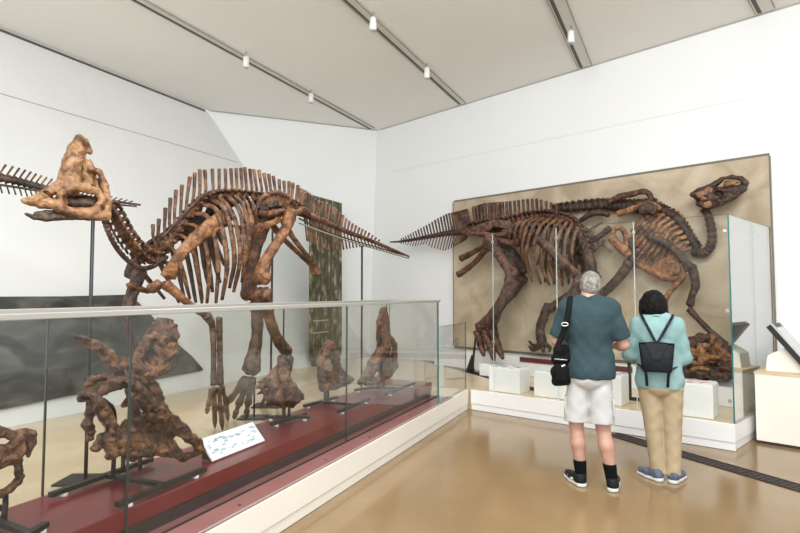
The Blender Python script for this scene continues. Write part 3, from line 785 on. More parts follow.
for dy, w_ in ((0, .05), (-4.5, .045)):
    MB().tube([sh.at(x, y+dy*(1 if i == 0 else .45), w_) for i, (x, y) in enumerate(((299, 223), (330, 234.5), (365, 246), (409, 258.5)))], [.010, .008], k=7, n=20).build('tail_rod', M['grey_rod'] if dy == 0 else M['bone_dark'], T1, label='grey metal tail rod' if dy == 0 else None)
# ribs, shoulder, limbs
RT = [[(166, 246), (175, 251), (182, 269), (190, 299)], [(175, 235), (187, 239), (195, 258), (202, 303)], [(184, 224), (199, 229), (209, 264), (207, 303)],
      [(193, 213), (209, 219), (218, 260), (216, 303)], [(202, 204), (218, 213), (227, 262), (222, 300)], [(210, 198), (226, 212), (234.5, 256), (229.5, 288)],
      [(219, 196), (234, 217), (240.5, 255), (233.6, 292)], [(227, 195), (240, 212), (245.5, 250), (242, 282)], [(235, 195), (244.5, 209), (249, 238), (247, 264)],
      [(242, 196), (249, 208), (252.5, 230), (251, 249)], [(249, 197), (254, 207), (256.5, 224)]]
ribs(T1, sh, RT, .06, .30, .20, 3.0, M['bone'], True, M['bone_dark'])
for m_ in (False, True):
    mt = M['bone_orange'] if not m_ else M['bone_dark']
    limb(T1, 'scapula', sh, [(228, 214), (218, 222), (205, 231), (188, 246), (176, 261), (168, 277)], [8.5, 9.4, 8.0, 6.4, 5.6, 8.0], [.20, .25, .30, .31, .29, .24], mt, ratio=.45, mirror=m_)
    if not m_: limb(T1, 'coracoid', sh, [(160, 283), (153, 288), (148, 286)], [5, 5.6, 3.5], [.24, .20, .16], M['bone'], mirror=m_)
limb(T1, 'humerus', sh, [(165, 284), (174, 291), (184, 300), (196, 309), (208, 316)], [5.5, 5, 3.8, 3.6, 4.4], [.28, .29, .30, .30, .28], M['bone_orange'], ends=(4.2, 4))
limb(T1, 'ulna', sh, [(206, 315), (212, 325), (213.5, 347), (213.6, 367), (213.7, 385)], [5, 3.4, 2.8, 2.7, 3.4], [.30, .29, .28, .28, .28], M['bone_grey'])
limb(T1, 'radius', sh, [(219, 317.5), (219.7, 338), (220, 360), (220.5, 385)], [3.6, 3, 2.9, 3.6], [.24, .24, .24, .24], M['bone_grey'])
def foot_z(px, py, z): return at_z(px, py, z)
def digits(t, name, tips, root, r, mt):
    """finger or toe bones fanning from root points down to the floor"""
    for (a_, b_, c_) in tips:
        pts = [np.asarray(q) for q in (a_, b_, c_)]
        mb = MB(); n = 3
        mb.tube([pts[0], pts[0]*.1+pts[1]*.9], [r*1.1, r*.75, r*.7, r*1.05], k=8, n=8)
        mb.tube([pts[1], pts[1]*.4+pts[2]*.6], [r*1.0, r*.75, r*.9], k=8, n=6)
        mb.tube([pts[1]*.36+pts[2]*.64, pts[2]], [r*.85, r*.6, r*.25], k=8, n=6)
        mb.build(name, mt, t)
h0 = sh.at(216, 395, .27)
fl = PZ+.012
def gz(px, py, z=fl): return at_z(px, py, z)
digits(T1, 'finger', [(sh.at(214.4, 388, .28), sh.at(214.6, 408, .26), gz(215, 428)), (sh.at(219, 388, .26), sh.at(220.5, 409, .24), gz(222.5, 430)),
                      (sh.at(222, 387, .24), sh.at(226, 402, .22), gz(228, 421)), (sh.at(211.5, 389.5, .28), sh.at(209, 403, .29), sh.at(206.5, 414, .29))], h0, .027, M['bone_grey'])
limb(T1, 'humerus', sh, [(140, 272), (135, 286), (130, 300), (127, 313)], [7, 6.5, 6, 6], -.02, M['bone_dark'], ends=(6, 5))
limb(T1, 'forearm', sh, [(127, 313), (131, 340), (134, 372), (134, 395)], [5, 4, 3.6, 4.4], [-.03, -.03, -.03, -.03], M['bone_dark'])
limb(T1, 'coracoid', sh, [(128, 285), (140, 289), (148, 291)], [2.4, 3.2, 3.0], .02, M['bone'])
digits(T1, 'finger', [(sh.at(134-3+i*3, 397, -.03), sh.at(131+i*3.6, 415, -.03), gz(129+i*5, 428)) for i in range(3)], None, .022, M['bone_dark'])
# pelvis
for m_ in (False, True):
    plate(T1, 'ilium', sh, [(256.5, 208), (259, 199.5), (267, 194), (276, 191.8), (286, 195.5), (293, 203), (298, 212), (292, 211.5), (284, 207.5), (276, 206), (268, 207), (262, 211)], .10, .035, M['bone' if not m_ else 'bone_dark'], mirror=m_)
    if not m_:
        plate(T1, 'ilium_hollow_shade', sh, [(266, 203.5), (271, 201), (277, 201), (279, 204), (275, 206.5), (268, 207)], .122, .012, M['bone_dark'])  # flat dark plate on the bone, painting a shaded hollow
        limb(T1, 'ilium_crest', sh, [(257, 209), (260, 200), (268, 194.5), (277, 192.5), (287, 196.5), (294, 204), (299, 212)], [2.2, 2.6, 2.6, 2.6, 2.6, 2.6, 2.4], .115, M['bone'])
    limb(T1, 'ilium_rim', sh, [(258, 212.5), (268, 213.5), (280, 211.5), (292, 212.5), (303, 210), (309, 214)], [3.2, 3.4, 3.2, 3.2, 4.0, 3], .11, M['bone'], mirror=m_)
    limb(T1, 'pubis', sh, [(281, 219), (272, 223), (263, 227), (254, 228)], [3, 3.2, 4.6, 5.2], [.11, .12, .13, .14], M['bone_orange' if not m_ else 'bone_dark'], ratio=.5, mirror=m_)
    limb(T1, 'ischium', sh, [(284, 222), (292, 236), (304, 252), (314, 264), (319, 274)], [3.6, 2.7, 2.4, 2.6, 3.8], [.10, .08, .05, .03, .03], M['bone'], mirror=m_)
limb(T1, 'femur', sh, [(290, 213), (287, 226), (277, 243), (267, 258), (262, 272), (262, 280)], [7.6, 5.8, 5.0, 5.6, 8.0, 7.8], [.17, .20, .22, .22, .22, .22], M['bone_orange'], ends=(6.5, 8))
limb(T1, 'tibia', sh, [(262.5, 292), (266, 304), (270, 320), (277, 338), (287, 352)], [9, 6.8, 5.6, 5.6, 6.6], .22, M['bone'], ends=(8, 5.4))
nf = [gz(261, 404), gz(266, 408), gz(277, 409)]
limb(T1, 'metatarsal', sh, [(287, 357), (286, 368), (282, 381)], [7, 6, 6.6], .22, M['bone_grey'], ends=(5.5, 5))
mr = sh.at(281.5, 382, .22)
digits(T1, 'toe', [(mr+V3(-.02*i, -.01, 0), mr*.45+q*.55+Z*.03, q) for i, q in enumerate(nf)], None, .028, M['bone_grey'])
limb(T1, 'femur', sh, [(270, 212), (262, 226), (254, 250), (250, 275), (249, 296)], [8, 8.6, 7.6, 7.4, 8.6], [-.12, -.14, -.14, -.14, -.14], M['bone'], ends=(5, 8))
limb(T1, 'tibia', sh, [(254, 302), (257, 313), (257, 335), (254, 353), (251, 371)], [6.8, 6.4, 5.8, 7.0, 10], -.10, M['bone_grey'], ends=(0, 7))
fa = [gz(223, 412), gz(234, 419), gz(246, 418)]
mt0 = sh.at(248.5, 379, -.09)
for i, q in enumerate(fa):
    a_ = mt0+(i-1)*V3(.035, .01, 0)
    MB().tube([a_, a_*.62+q*.38, a_*.35+q*.65+Z*.02], [.050, .036, .034, .040], k=9, n=10, wob=.15).build('metatarsal', M['bone_grey'], T1)
    digits(T1, 'toe', [(a_*.33+q*.67+Z*.018, a_*.12+q*.88+Z*.012, q)], None, .032, M['bone_grey'])
# mount
pole(T1, at_z(85.5, 481, PZ), sh.at(89, 213)[2])
pole(T1, at_z(270.5, 406, PZ), sh.at(271, 214)[2], .14)
pz_ = sh.at(362, 246); pole(T1, V3(pz_[0], pz_[1], PZ), pz_[2])
pole(T1, at_z(254, 418, PZ), PZ+.42, .11, .010)

# ------------------------------------------------------------------ the tail of another skeleton entering at the left edge
sh0 = Sheet([(-4.0, 4.6), (-1.9, 5.4)])
T0 = thing('dinosaur_tail', 'bony dinosaur tail reaching in from the left edge behind the crested skull', 'skeleton', V3(-3.8, 4.7, PZ))
tl = [(-60, 170), (0, 177.5), (40, 187), (75, 195), (105, 200), (141, 205)]
n0 = 34; Q = smooth_px(tl, n0+1); s1, c1 = [], []
for i in range(n0):
    x, y = (Q[i]+Q[i+1])/2; f = i/n0
    s1.append(((x+9-4*f, y-15+14*f), (x+2, y-4+3*f), 2.4-1.3*f) if f < .93 else None); c1.append(((x+5-3*f, y+19-17*f), 2.0-1.0*f) if f < .85 else None)
vertebrae(T0, sh0, tl, n0, .052, .012, M['bone_dark'], spines=s1, chevrons=c1)
MB().tube([sh0.at(x, y, .03) for x, y in ((-60, 176), (40, 191), (105, 203), (137, 206.5))], [.012, .008], k=7, n=20).build('tail_rod', M['bone_dark'], T0)
q = sh0.at(-40, 175); pole(T0, V3(q[0], q[1], PZ), q[2])

# ------------------------------------------------------------------ the striding skeleton in front of the sandstone panel
def wall_sheet(off):
    a_ = NW[:2]*(KW-off); return Sheet([a_-UW[:2]*12, a_+UW[:2]*9])
s2 = wall_sheet(.50)
hp = s2.at(495, 365)
T2 = thing('dinosaur_skeleton', 'dark reddish dinosaur skeleton striding along the wall, tail pointing to the corner', 'skeleton', V3(hp[0], hp[1], PZ), 'mounted dinosaur skeletons')
BW = M['bone_wall']
top = np.array([(390, 241), (402, 238.5), (414, 232), (425.5, 226), (435.7, 219.6), (447.5, 213.7), (456, 212), (464, 210), (471, 208), (478, 204.5), (485, 203)], float)
bot = np.array([(390, 243), (402, 244), (414, 246), (425.6, 244), (432, 247.5), (444, 251), (454, 247), (464, 241), (474, 234)], float)
tl = [(472, 231), (462, 232), (447, 233.5), (430, 236.5), (414, 239.5), (400, 241.5), (390, 242)]
n2 = 34; Q = smooth_px(tl, n2+1); s1, c1 = [], []
for i in range(n2):
    x, y = (Q[i]+Q[i+1])/2; f = i/n2
    tx = x-4.5*(1-f); ty = np.interp(tx, top[:, 0], top[:, 1]); s1.append(((tx, ty), (x, y-3+2*f), 2.6-1.6*f) if y-ty > 2.5 else None)
    bx = x-5.5*(1-f); by = np.interp(bx, bot[:, 0], bot[:, 1]); c1.append(((bx, by), 1.6-.7*f) if by-y > 2.5 else None)
vertebrae(T2, s2, tl, n2, .075, .016, BW, spines=s1, chevrons=c1)
xs_ = [474, 477.5, 481, 484.5, 489.5, 493.5, 498, 502] + [506.5, 510, 514.5, 518.5, 523, 527.5, 532, 536.5, 541, 546, 551, 556]
s1 = []
for x in xs_:
    ty = np.interp(x, [472, 485, 503, 514, 528, 537, 547, 556], [207.5, 203.5, 202, 201, 199, 198.8, 201.5, 204]); by = np.interp(x, [472, 500, 515, 530, 545, 556], [224, 219, 217.5, 214, 212, 213])
    s1.append(((x, ty), (x+1, by), 4.3 if x < 503 else 3.0))
vertebrae(T2, s2, [(471, 229), (485, 226), (500, 224), (515, 221), (530, 217.5), (545, 215.5), (558, 216.5)], 20, .075, .07, BW, spines=s1, trans=.15)
vertebrae(T2, s2, [(559, 216.5), (570, 220), (579, 229), (585, 241), (588, 254)], 10, .055, .045, BW, knobs=True)
R2 = [[(520, 221), (511, 228), (509, 240)], [(527, 219), (517, 226), (514, 243)], [(534, 218), (523, 224), (519, 244)], [(540, 217), (528, 225), (522, 248), (524, 264)],
      [(546, 217), (533, 227), (526, 255), (532, 282)], [(552, 217), (539, 229), (533, 258), (541, 284)], [(558, 218), (546, 230), (541, 262), (550, 286)],
      [(563, 219), (553, 232), (549, 262), (556, 284)], [(568, 221), (559, 235), (556, 262), (562, 282)], [(573, 223), (566, 238), (564, 262), (568, 278)], [(578, 227), (573, 241), (572, 258), (575, 272)]]
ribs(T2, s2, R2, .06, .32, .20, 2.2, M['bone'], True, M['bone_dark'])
for m_ in (False, True):
    plate(T2, 'ilium', s2, [(466, 234), (474, 227), (484, 222.5), (498, 219.5), (510, 221.5), (520, 228.5), (513, 229), (503, 226), (494, 226.5), (488, 232), (476, 233)], .14, .05, BW, mirror=m_)
    limb(T2, 'ilium_rim', s2, [(468, 234), (482, 234), (496, 235.5), (510, 233), (521, 230)], [2, 2.6, 2.8, 2.6, 2], .15, BW, mirror=m_)
    limb(T2, 'pubis', s2, [(495, 238), (506, 242), (516, 243), (524, 241)], [3.4, 3, 3.8, 3], .15, BW, ratio=.5, mirror=m_)
    limb(T2, 'ischium', s2, [(492, 243), (484, 252), (473, 264), (461, 273), (458, 274.5)] if not m_ else [(492, 242), (482, 247), (470, 254), (461, 258.5)], [4, 3, 2.7, 3.2, 3.6], [.14, .08, .04, .03, .03], BW, mirror=False)
    limb(T2, 'scapula', s2, [(537, 239), (548, 247), (561, 260), (572, 270), (580, 279)], [4, 5, 4.5, 4.2, 6], [.33, .36, .36, .33, .28], BW, ratio=.45, mirror=m_)
limb(T2, 'femur', s2, [(489, 239), (495, 248), (503, 260), (510, 270), (514, 277)], [8, 6, 5.4, 6.2, 8], .24, BW, ends=(6, 6))
limb(T2, 'tibia', s2, [(513, 279), (508, 290), (499, 305), (488, 319), (480, 328)], [8, 6, 4.6, 4.6, 6.4], .22, BW, ends=(6.5, 5.2))
mb = MB(); a_ = s2.at(515, 273, .24); mb.ball(a_, (.07, .07, .09)); mb.build('knee_cap', BW, T2)
for i, ((x0, y0), (x1, y1), (x2, y2)) in enumerate((((477, 331), (481, 345), (484, 356)), ((484, 331), (491, 348), (494, 361)), ((491, 331), (498, 346), (503, 359)))):
    MB().tube([s2.at(x0, y0, .22), s2.at((x0+x1)/2, (y0+y1)/2, .23), s2.at(x1, y1, .25)], [.075, .06, .07], k=9, n=9).build('metatarsal', BW, T2)
    MB().tube([s2.at(x1, y1+.6, .26), s2.at(x1*.4+x2*.6, y1*.4+y2*.6, .28), s2.at(x2, y2, .30)], [.06, .05, .025], k=8, n=8).build('toe', BW, T2)
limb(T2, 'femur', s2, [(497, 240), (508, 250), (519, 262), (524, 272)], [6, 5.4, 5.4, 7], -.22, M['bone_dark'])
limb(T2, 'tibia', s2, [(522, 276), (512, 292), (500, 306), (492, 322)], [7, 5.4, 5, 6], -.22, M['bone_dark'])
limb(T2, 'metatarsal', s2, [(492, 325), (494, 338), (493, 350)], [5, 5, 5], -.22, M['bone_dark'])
limb(T2, 'humerus', s2, [(580, 280), (574, 292), (566, 302)], [6, 5, 5.4], .28, BW, ends=(5, 4))
limb(T2, 'forearm', s2, [(566, 304), (572, 318), (578, 334), (580, 346)], [4.6, 3.6, 3.4, 4], .28, BW)
digits(T2, 'finger', [(s2.at(578+3*i, 347, .28), s2.at(577+4*i, 355, .30), s2.at(576+5*i, 362, .30)) for i in range(3)], None, .03, BW)
sd = SDF(.016, .03)
for s_ in (-1, 1):
    ch(sd, [(589, 256, 5), (591, 264, 5), (594, 276, 4), (596, 290, 3), (596, 296, 3.4)], .08*s_, sheet=s2); ch(sd, [(587, 262, 3), (589, 276, 2.6), (593, 292, 2.6)], .08*s_, sheet=s2)
mb = MB(); sd.mesh(mb, .004, 25); mb.build('skull', BW, T2)
ft = s2.at(474, 335, .1); MB().tube([s2.at(476, 333, .18), V3(ft[0], ft[1], .62), V3(ft[0]-.04, ft[1]-.02, PZ+.02)], [.016, .018, .026], k=8, n=10).build('support_pole', M['black'], T2)
MB().prism([V3(ft[0]-.04, ft[1]-.02, PZ+.003)+UW*a_+NW*b_ for a_, b_ in ((-.16, -.06), (.2, -.06), (.2, .06), (-.16, .06))], Z*.014).build('base_plate', M['black'], T2, False)
MB().prism([V3(ft[0]-.04, ft[1]-.02, PZ+.018)+UW*a_+Z*b_-NW*.01 for a_, b_ in ((-.12, 0), (.05, 0), (0, .28))], NW*.02).build('gusset', M['black'], T2, False)
fb = s2.at(494, 362, .26); MB().box(V3(fb[0], fb[1], (PZ+fb[2]-.03)/2)+NW*.05, UW*.22, NW*.14, Z*(fb[2]-.035-PZ)/2).build('foot_block', M['white'], T2, False)

# ------------------------------------------------------------------ the skeleton mounted on the panel itself
s3 = wall_sheet(.20)
hp = s3.at(640, 300)
T3 = thing('dinosaur_skeleton', 'dark skeleton mounted against the sandstone panel, long-snouted head raised at right', 'skeleton', V3(hp[0], hp[1], .60), 'mounted dinosaur skeletons')
# row of tail and sacral vertebrae, with short square spines
tl = [(656, 206), (645, 207), (632, 207), (618, 206), (604, 205), (585, 206), (565, 208.5), (552, 211)]
n3 = 22; Q = smooth_px(tl, n3+1)
s1 = [(((Q[i]+Q[i+1])/2*V3(1, 1, 0)[:2]+np.array([0, -6.5])), (Q[i]+Q[i+1])/2+np.array([0, -3.5]), 3.2) for i in range(n3)]
vertebrae(T3, s3, tl, n3, .095, .075, M['bone_dark'], spines=s1, trans=.06)
dl = [(656, 206), (664, 211), (673, 215), (680, 222), (686, 231), (692, 241), (697, 249)]
n4 = 15; Q = smooth_px(dl, n4+1); s1 = []
for i in range(n4):
    m_ = (Q[i]+Q[i+1])/2; d_ = Q[i+1]-Q[i]; nn = np.array([d_[1], -d_[0]])/np.linalg.norm(d_); s1.append((m_+nn*6.0, m_+nn*3, 3.4))
vertebrae(T3, s3, dl, n4, .065, .065, M['bone_dark'], spines=s1)
vertebrae(T3, s3, [(694, 250.5), (700, 253.5), (706, 252), (710.5, 246), (712.3, 236), (710.5, 224), (707.5, 214), (703, 209)], 14, .075, .055, M['bone_dark'])
# ribs, sweeping down and back
R3 = []
for i in range(13):
    f = i/12
    tx, ty = poly_at([(655, 211), (666, 217), (677, 227), (686, 241)], f)
    bx, by = poly_at([(631, 232), (630, 248), (633, 262), (646, 271), (660, 276), (676, 270)], f)
    mx, my = (tx+bx)/2-(3 if f < .6 else 1), (ty+by)/2+(1+2*f)
    R3.append([(tx, ty), (tx*.6+mx*.4-.5, ty*.6+my*.4), (mx, my), (bx, by)])
ribs(T3, s3, R3, .04, .16, .12, 2.5, M['bone_rib'], False)
R3b = []
for i in range(8):
    f = i/7
    tx, ty = poly_at([(664, 214), (676, 223), (686, 236), (691, 248)], f); bx, by = poly_at([(650, 232), (660, 237), (671, 246), (678, 256)], f)
    R3b.append([(tx, ty), ((tx+bx)/2-2, (ty+by)/2-1.5), (bx, by)])
ribs(T3, s3, R3b, .10, .17, .16, 2.0, M['bone_tan'], False)
limb(T3, 'scapula', s3, [(647, 236), (655, 239), (665, 243), (676, 251), (684, 260), (690, 270)], [3, 4, 3.8, 3.4, 3.8, 5], .22, M['bone_dark'], ratio=.5)
plate(T3, 'sternal_plate', s3, [(648, 270), (657, 262), (667, 257), (675, 256), (680, 263), (681, 271), (674, 276.5), (660, 277)], .16, .05, M['bone_orange'])
limb(T3, 'sternal_bar', s3, [(636, 264), (650, 270), (664, 277), (678, 279), (686, 274)], [2.6, 4, 4, 3.6, 2.5], .14, M['bone_orange'])
# pelvis with looping bones
limb(T3, 'ilium', s3, [(609, 202), (620, 196.5), (632, 194), (643, 191.5), (649, 194), (650.5, 200), (645, 203), (636, 203)], [3, 3.4, 3.2, 3.0, 2.8, 2.8, 2.6, 2], .14, M['bone_wall'])
limb(T3, 'ilium', s3, [(618, 214), (630, 210), (641, 206), (652, 204.5), (660, 209)], [3.4, 3.4, 3.2, 3, 2.4], .16, M['bone_orange'])
limb(T3, 'prepubis', s3, [(640, 211), (648, 208), (656, 211)], [4.5, 6, 5], .2, M['bone_dark'], ratio=.5)
limb(T3, 'pubis', s3, [(611, 237), (617, 244), (625, 251), (630, 255)], [4.5, 4.5, 5, 3.5], .18, M['bone_orange'], ratio=.5)
limb(T3, 'ischium', s3, [(612, 236), (615, 229), (622, 229), (626, 238), (626, 250)], [2.6, 2.6, 2.6, 2.6, 2.6], .16, M['bone_orange'])
limb(T3, 'ischium', s3, [(610, 228), (600, 236), (588, 243), (575, 250)], [3.5, 3, 2.6, 2.6], .12, M['bone_dark'])
limb(T3, 'sacrum', s3, [(580, 221), (590, 214.5), (600, 212.5), (609, 215)], [2.4, 3.4, 3.4, 2.4], .10, M['bone_dark'])
for a_, b_ in (((566, 226), (598, 246)), ((570, 240), (602, 222)), ((575, 252), (606, 232)), ((586, 228), (612, 252)), ((560, 216), (592, 232)), ((584, 258), (604, 240)), ((566, 246), (580, 232)), ((594, 226), (586, 252))):
    limb(T3, 'tail_tendon', s3, [a_, ((a_[0]+b_[0])/2, (a_[1]+b_[1])/2+1.5), b_], [1.5, 1.7, 1.3], .10, M['bone_grey'])
limb(T3, 'femur', s3, [(630, 240), (634, 250), (632, 260)], [4.5, 3.6, 4.6], .12, M['bone_dark'], ends=(3.6, 3.6))
limb(T3, 'tibia', s3, [(630, 262), (621, 275), (609, 288), (597, 297)], [5.6, 4.8, 4.6, 5], .18, M['bone_dark'])
limb(T3, 'metatarsal', s3, [(586, 288), (572, 294), (559, 302), (550, 309)], [3.6, 4.2, 4.2, 5.0], .22, M['bone_dark'])
limb(T3, 'metatarsal', s3, [(549, 305), (544, 316), (540, 330), (543, 346)], [5, 4.5, 4.5, 5.2], .18, M['bone_dark'])
for q in ([(541, 343), (534, 346), (529, 341)], [(541, 346), (533, 350), (529, 346)], [(543, 346), (543, 350), (544, 352.5)], [(545, 344), (550, 348), (549, 352)]):
    limb(T3, 'toe', s3, q, [2.4, 2.0, 1.0], .22, M['bone_dark'])
limb(T3, 'humerus', s3, [(691, 266), (694, 275), (695.5, 286), (692, 296), (690, 305)], [5, 4.4, 4.0, 3.2, 4], .2, M['bone_dark'], ends=(4.4, 3.6))
limb(T3, 'forearm', s3, [(689, 309), (698, 319), (711, 332), (726, 345)], [3.6, 2.8, 3, 3.4], .2, M['bone_dark'])
limb(T3, 'humerus', s3, [(682, 277), (676, 285), (669, 293), (664, 302)], [3.6, 3, 2.8, 3.2], .16, M['bone_orange'])
limb(T3, 'hand', s3, [(728, 346), (731, 352), (733, 360)], [2.6, 2.2, 1.2], .2, M['bone_dark'])
# skull: long flat snout up to the right
sd = SDF(.011, .02)
def c3(pts, w, k=None): ch(sd, pts, w, k, s3)
c3([(693, 194.5, 3.0), (700, 191, 3.4), (709, 188, 3.4), (716, 183.5, 3), (722, 179.5, 2.4), (732, 177, 2.2), (741, 178.5, 2.4), (746, 183, 3)], .14)
c3([(694, 195, 3), (703, 197, 6.5), (711, 197, 9), (722, 194.5, 7.5), (733, 190, 5.4), (743, 186, 4.4)], .10)
c3([(700, 203, 4), (708, 206, 4), (720, 202, 4), (733, 196.5, 3.4), (744, 189, 3)], .12)
for a_ in ((732, 182.2, 9, 2.6, .09, .14, .35), (718.5, 193, 4.6, 3.0, .07, .2, .5), (731, 193, 9, 1.1, .05, .2, .42), (697.5, 200.5, 1.6, 3, .05, .17, -.5)):
    ell_px(sd, s3, a_[0], a_[1], a_[2], a_[3], a_[4], a_[5], a_[6], .006, True)
mb = MB(); sd.mesh(mb, .002, 40); sk = mb.build('skull', M['bone_dark'], T3)
for o_ in ([(694.5, 193.5), (703, 191), (709, 194.5), (708, 199), (702, 200)], [(703, 190.5), (708, 187), (713, 189), (711, 193.5), (706, 194)], [(704.5, 202.5), (710, 201), (712, 205), (708, 208), (704, 207)], [(724, 181), (733, 179.5), (741, 181.5), (732, 185), (724, 187)]):
    plate(sk, 'patch', s3, o_, .185, .06, M['bone_patch'] if o_[0][0] < 720 else M['bone_tan']).name = 'cheek_plate'
p_ = s3.at(640, 255, .0)
for x, y in ((615, 208), (655, 228), (709, 232), (545, 320)):
    q = s3.at(x, y, -.02); MB().tube([q, q+NW*(.12)], [.014, .014], k=8, n=2).build('wall_bracket', M['black'], T3)

# ------------------------------------------------------------------ heap of bones at the foot of the panel
s4 = wall_sheet(.42)
T4 = thing('bone_heap', 'heap of orange and dark fossil bones beside the woman, at the foot of the panel', 'fossil', V3(*s4.at(708, 380)[:2], PZ))
sd = SDF(.022, .05)
for x, y, r in ((690, 366, 10), (700, 370, 11), (712, 368, 11), (722, 370, 9), (730, 372, 6), (706, 358, 9), (717, 358, 8)): sd.ell(s4.at(x, y, .0), V3(1.1, 1.1, .8)*r*pxm(s4.at(x, y)))
mb = MB(); sd.mesh(mb, .02, 16); mb.build('rock_matrix', M['bone_dark'], T4)
def heap(part, chains, mt, noise=.012, holes=()):
    sd = SDF(.0105, .022)
    for pts, w in chains: ch(sd, pts, w, None, s4)
    for x, y, rx, ry, w, rot in holes: ell_px(sd, s4, x, y, rx, ry, .12, w, rot, .01, True)
    mb = MB(); sd.mesh(mb, noise, 26, rough=.004); return mb.build(part, mt, T4)
heap('skull_roof', [([(684, 350, 4), (690, 342, 4.6), (700, 338, 5), (710, 338, 4.6), (720, 344, 4.6), (727, 353, 4)], .28), ([(690, 346, 3), (702, 345, 4), (712, 350, 3.4), (716, 358, 3.6)], .34)], M['bone_wall'], holes=((703, 345, 6, 2.2, .34, -.2),))
heap('cheek_bone', [([(683, 356, 4), (691, 352, 4.6), (700, 353, 5), (708, 357, 4.6)], .36), ([(700, 346, 3), (703, 354, 3.6), (701, 362, 3.4)], .40), ([(688, 358, 3), (694, 364, 3.4), (703, 365, 3)], .40)], M['bone_orange'], holes=((694, 357, 2.4, 1.6, .42, 0),))
heap('shoulder_bone', [([(712, 337, 3.4), (717, 346, 4), (724, 354, 4.6), (731, 360, 4)], .30), ([(716, 356, 4), (724, 360, 5), (731, 366, 4)], .30)], M['bone_orange'])
heap('jaw_bone', [([(683, 367, 4), (693, 364, 5.4), (706, 363, 5.6), (719, 365, 5.6), (731, 369, 5)], .36)], M['bone_wall'], holes=((712, 366, 7, 1.3, .46, 0),))
heap('lower_slab', [([(683, 375, 4.4), (696, 372, 5.4), (712, 373, 5.6), (727, 376, 5)], .38), ([(728, 372, 3.4), (733, 377, 3)], .36)], M['bone_dark'])
for P_, r, w_, m_ in (([(704, 360), (713, 357), (721, 358)], 2.4, .42, 'bone_orange'), ([(686, 346), (684, 353), (684, 361)], 2.2, .38, 'bone_orange'), ([(707, 347), (712, 342), (714, 337)], 2.2, .38, 'bone_orange'), ([(691, 370), (700, 368), (709, 370)], 2.2, .46, 'bone_orange')):
    limb(T4, 'bone', s4, P_, [r*.9, r, r*1.05, r*.8], w_, M[m_], wob=.3, ends=(r*.8, r*.8))
bs = s4.at(708, 380); MB().box(V3(bs[0], bs[1], (PZ+bs[2])/2)-NW*.12+UW*.0, UW*.52, NW*.30, Z*((bs[2]-PZ)/2-.004)).build('base_block', M['white'], T4, False)

# ------------------------------------------------------------------ skulls in the long case
KM = (KG+KB)/2
a_ = NC[:2]*KM; sc_ = Sheet([a_-UC[:2]*3, a_+UC[:2]*9])
def skull_thing(label, base_px, name='dinosaur_skull'):
    p = sc_.at(*base_px); return thing(name, label, 'fossil skull', p, 'skulls in the long glass case')
def sk_mesh(t, part, chains, mt, h=.008, k=.014, noise=.003, freq=45, holes=()):
    sd = SDF(h, k)
    for pts, ws in chains:
        for w in (ws if isinstance(ws, (list, tuple)) else [ws]): ch(sd, pts, w, None, sc_)
    for (x, y), rx, rw in holes:
        p = sc_.at(x, y); r = rx*pxm(p); sd.ell(p, V3(r, r, r), None, .006, True)
    mb = MB(); sd.mesh(mb, noise, freq, rough=noise*1.2); return mb.build(part, mt, t)
pm = (-1, 1)
# horned skull with a tall frill
t = skull_thing('large horned skull with tall rising frill, biggest on the red platform', (140, 445))
b = sk_mesh(t, 'skull', [([(73.5, 335.5, 2.2), (84, 339, 3.4), (97, 346, 4.6), (108, 355, 5.4), (118, 364, 7)], .05),
    ([(118, 366, 8), (132, 370, 9), (147, 372, 10), (158, 367, 9)], [-.05, .05]), ([(150, 370, 9), (155, 355, 10), (160, 340, 11), (165, 327, 8.5), (160, 321, 3.5)], .02),
    ([(163, 366, 7), (168, 350, 8), (173, 338, 5.5), (171, 328, 6)], .05), ([(138, 362, 6), (147, 346, 7), (157, 329, 7)], -.03), ([(134, 366, 6), (142, 352, 5), (150, 338, 4)], .04), ([(155, 366, 9), (164, 352, 10), (170, 340, 7), (165, 328, 8)], -.02),
    ([(132, 380, 7), (138, 392, 8), (147, 403, 8), (157, 412, 7.5), (168, 419, 7), (180, 429, 6), (191, 438, 5.5), (199, 446, 5.5), (201, 450, 4)], .12),
    ([(140, 378, 8), (150, 390, 9), (157, 402, 7), (165, 414, 5)], .06),
    ([(130, 378, 7), (116, 383, 6.5), (103, 389, 5.5), (92, 394, 5.5), (83, 397, 5)], [-.04, .08]), ([(88, 386, 4), (94, 378, 3.6), (104, 377, 3), (114, 381, 4)], .02),
    ([(92, 393, 6), (96, 403, 4), (90, 412, 4), (88, 424, 5), (90, 437, 4)], -.08), ([(99, 402, 6), (105, 414, 6.4), (111, 428, 5.6), (111, 442, 5.5), (112, 454, 6)], .12),
    ([(132, 384, 5), (130, 396, 4), (126, 404, 4)], -.06)], M['bone_case'], .0075, .014, .006, 42)
sk_mesh(t, 'lower_jaw', [([(95, 449, 4), (103, 440, 6), (118, 446, 7), (134, 452, 8), (150, 448, 7), (168, 450, 6), (184, 457, 4.5), (197, 453, 3.5)], .06),
    ([(116, 440, 5), (128, 426, 6), (142, 424, 8), (156, 428, 8), (168, 436, 7)], .0), ([(150, 404, 4), (152, 412, 9), (152, 424, 9), (160, 440, 9), (172, 448, 6)], -.06), ([(120, 450, 5), (124, 440, 4), (130, 430, 5)], .08),
    ([(130, 440, 8), (150, 440, 9), (166, 444, 7)], .02)], M['bone_case'], .0075, .014, .005, 42)
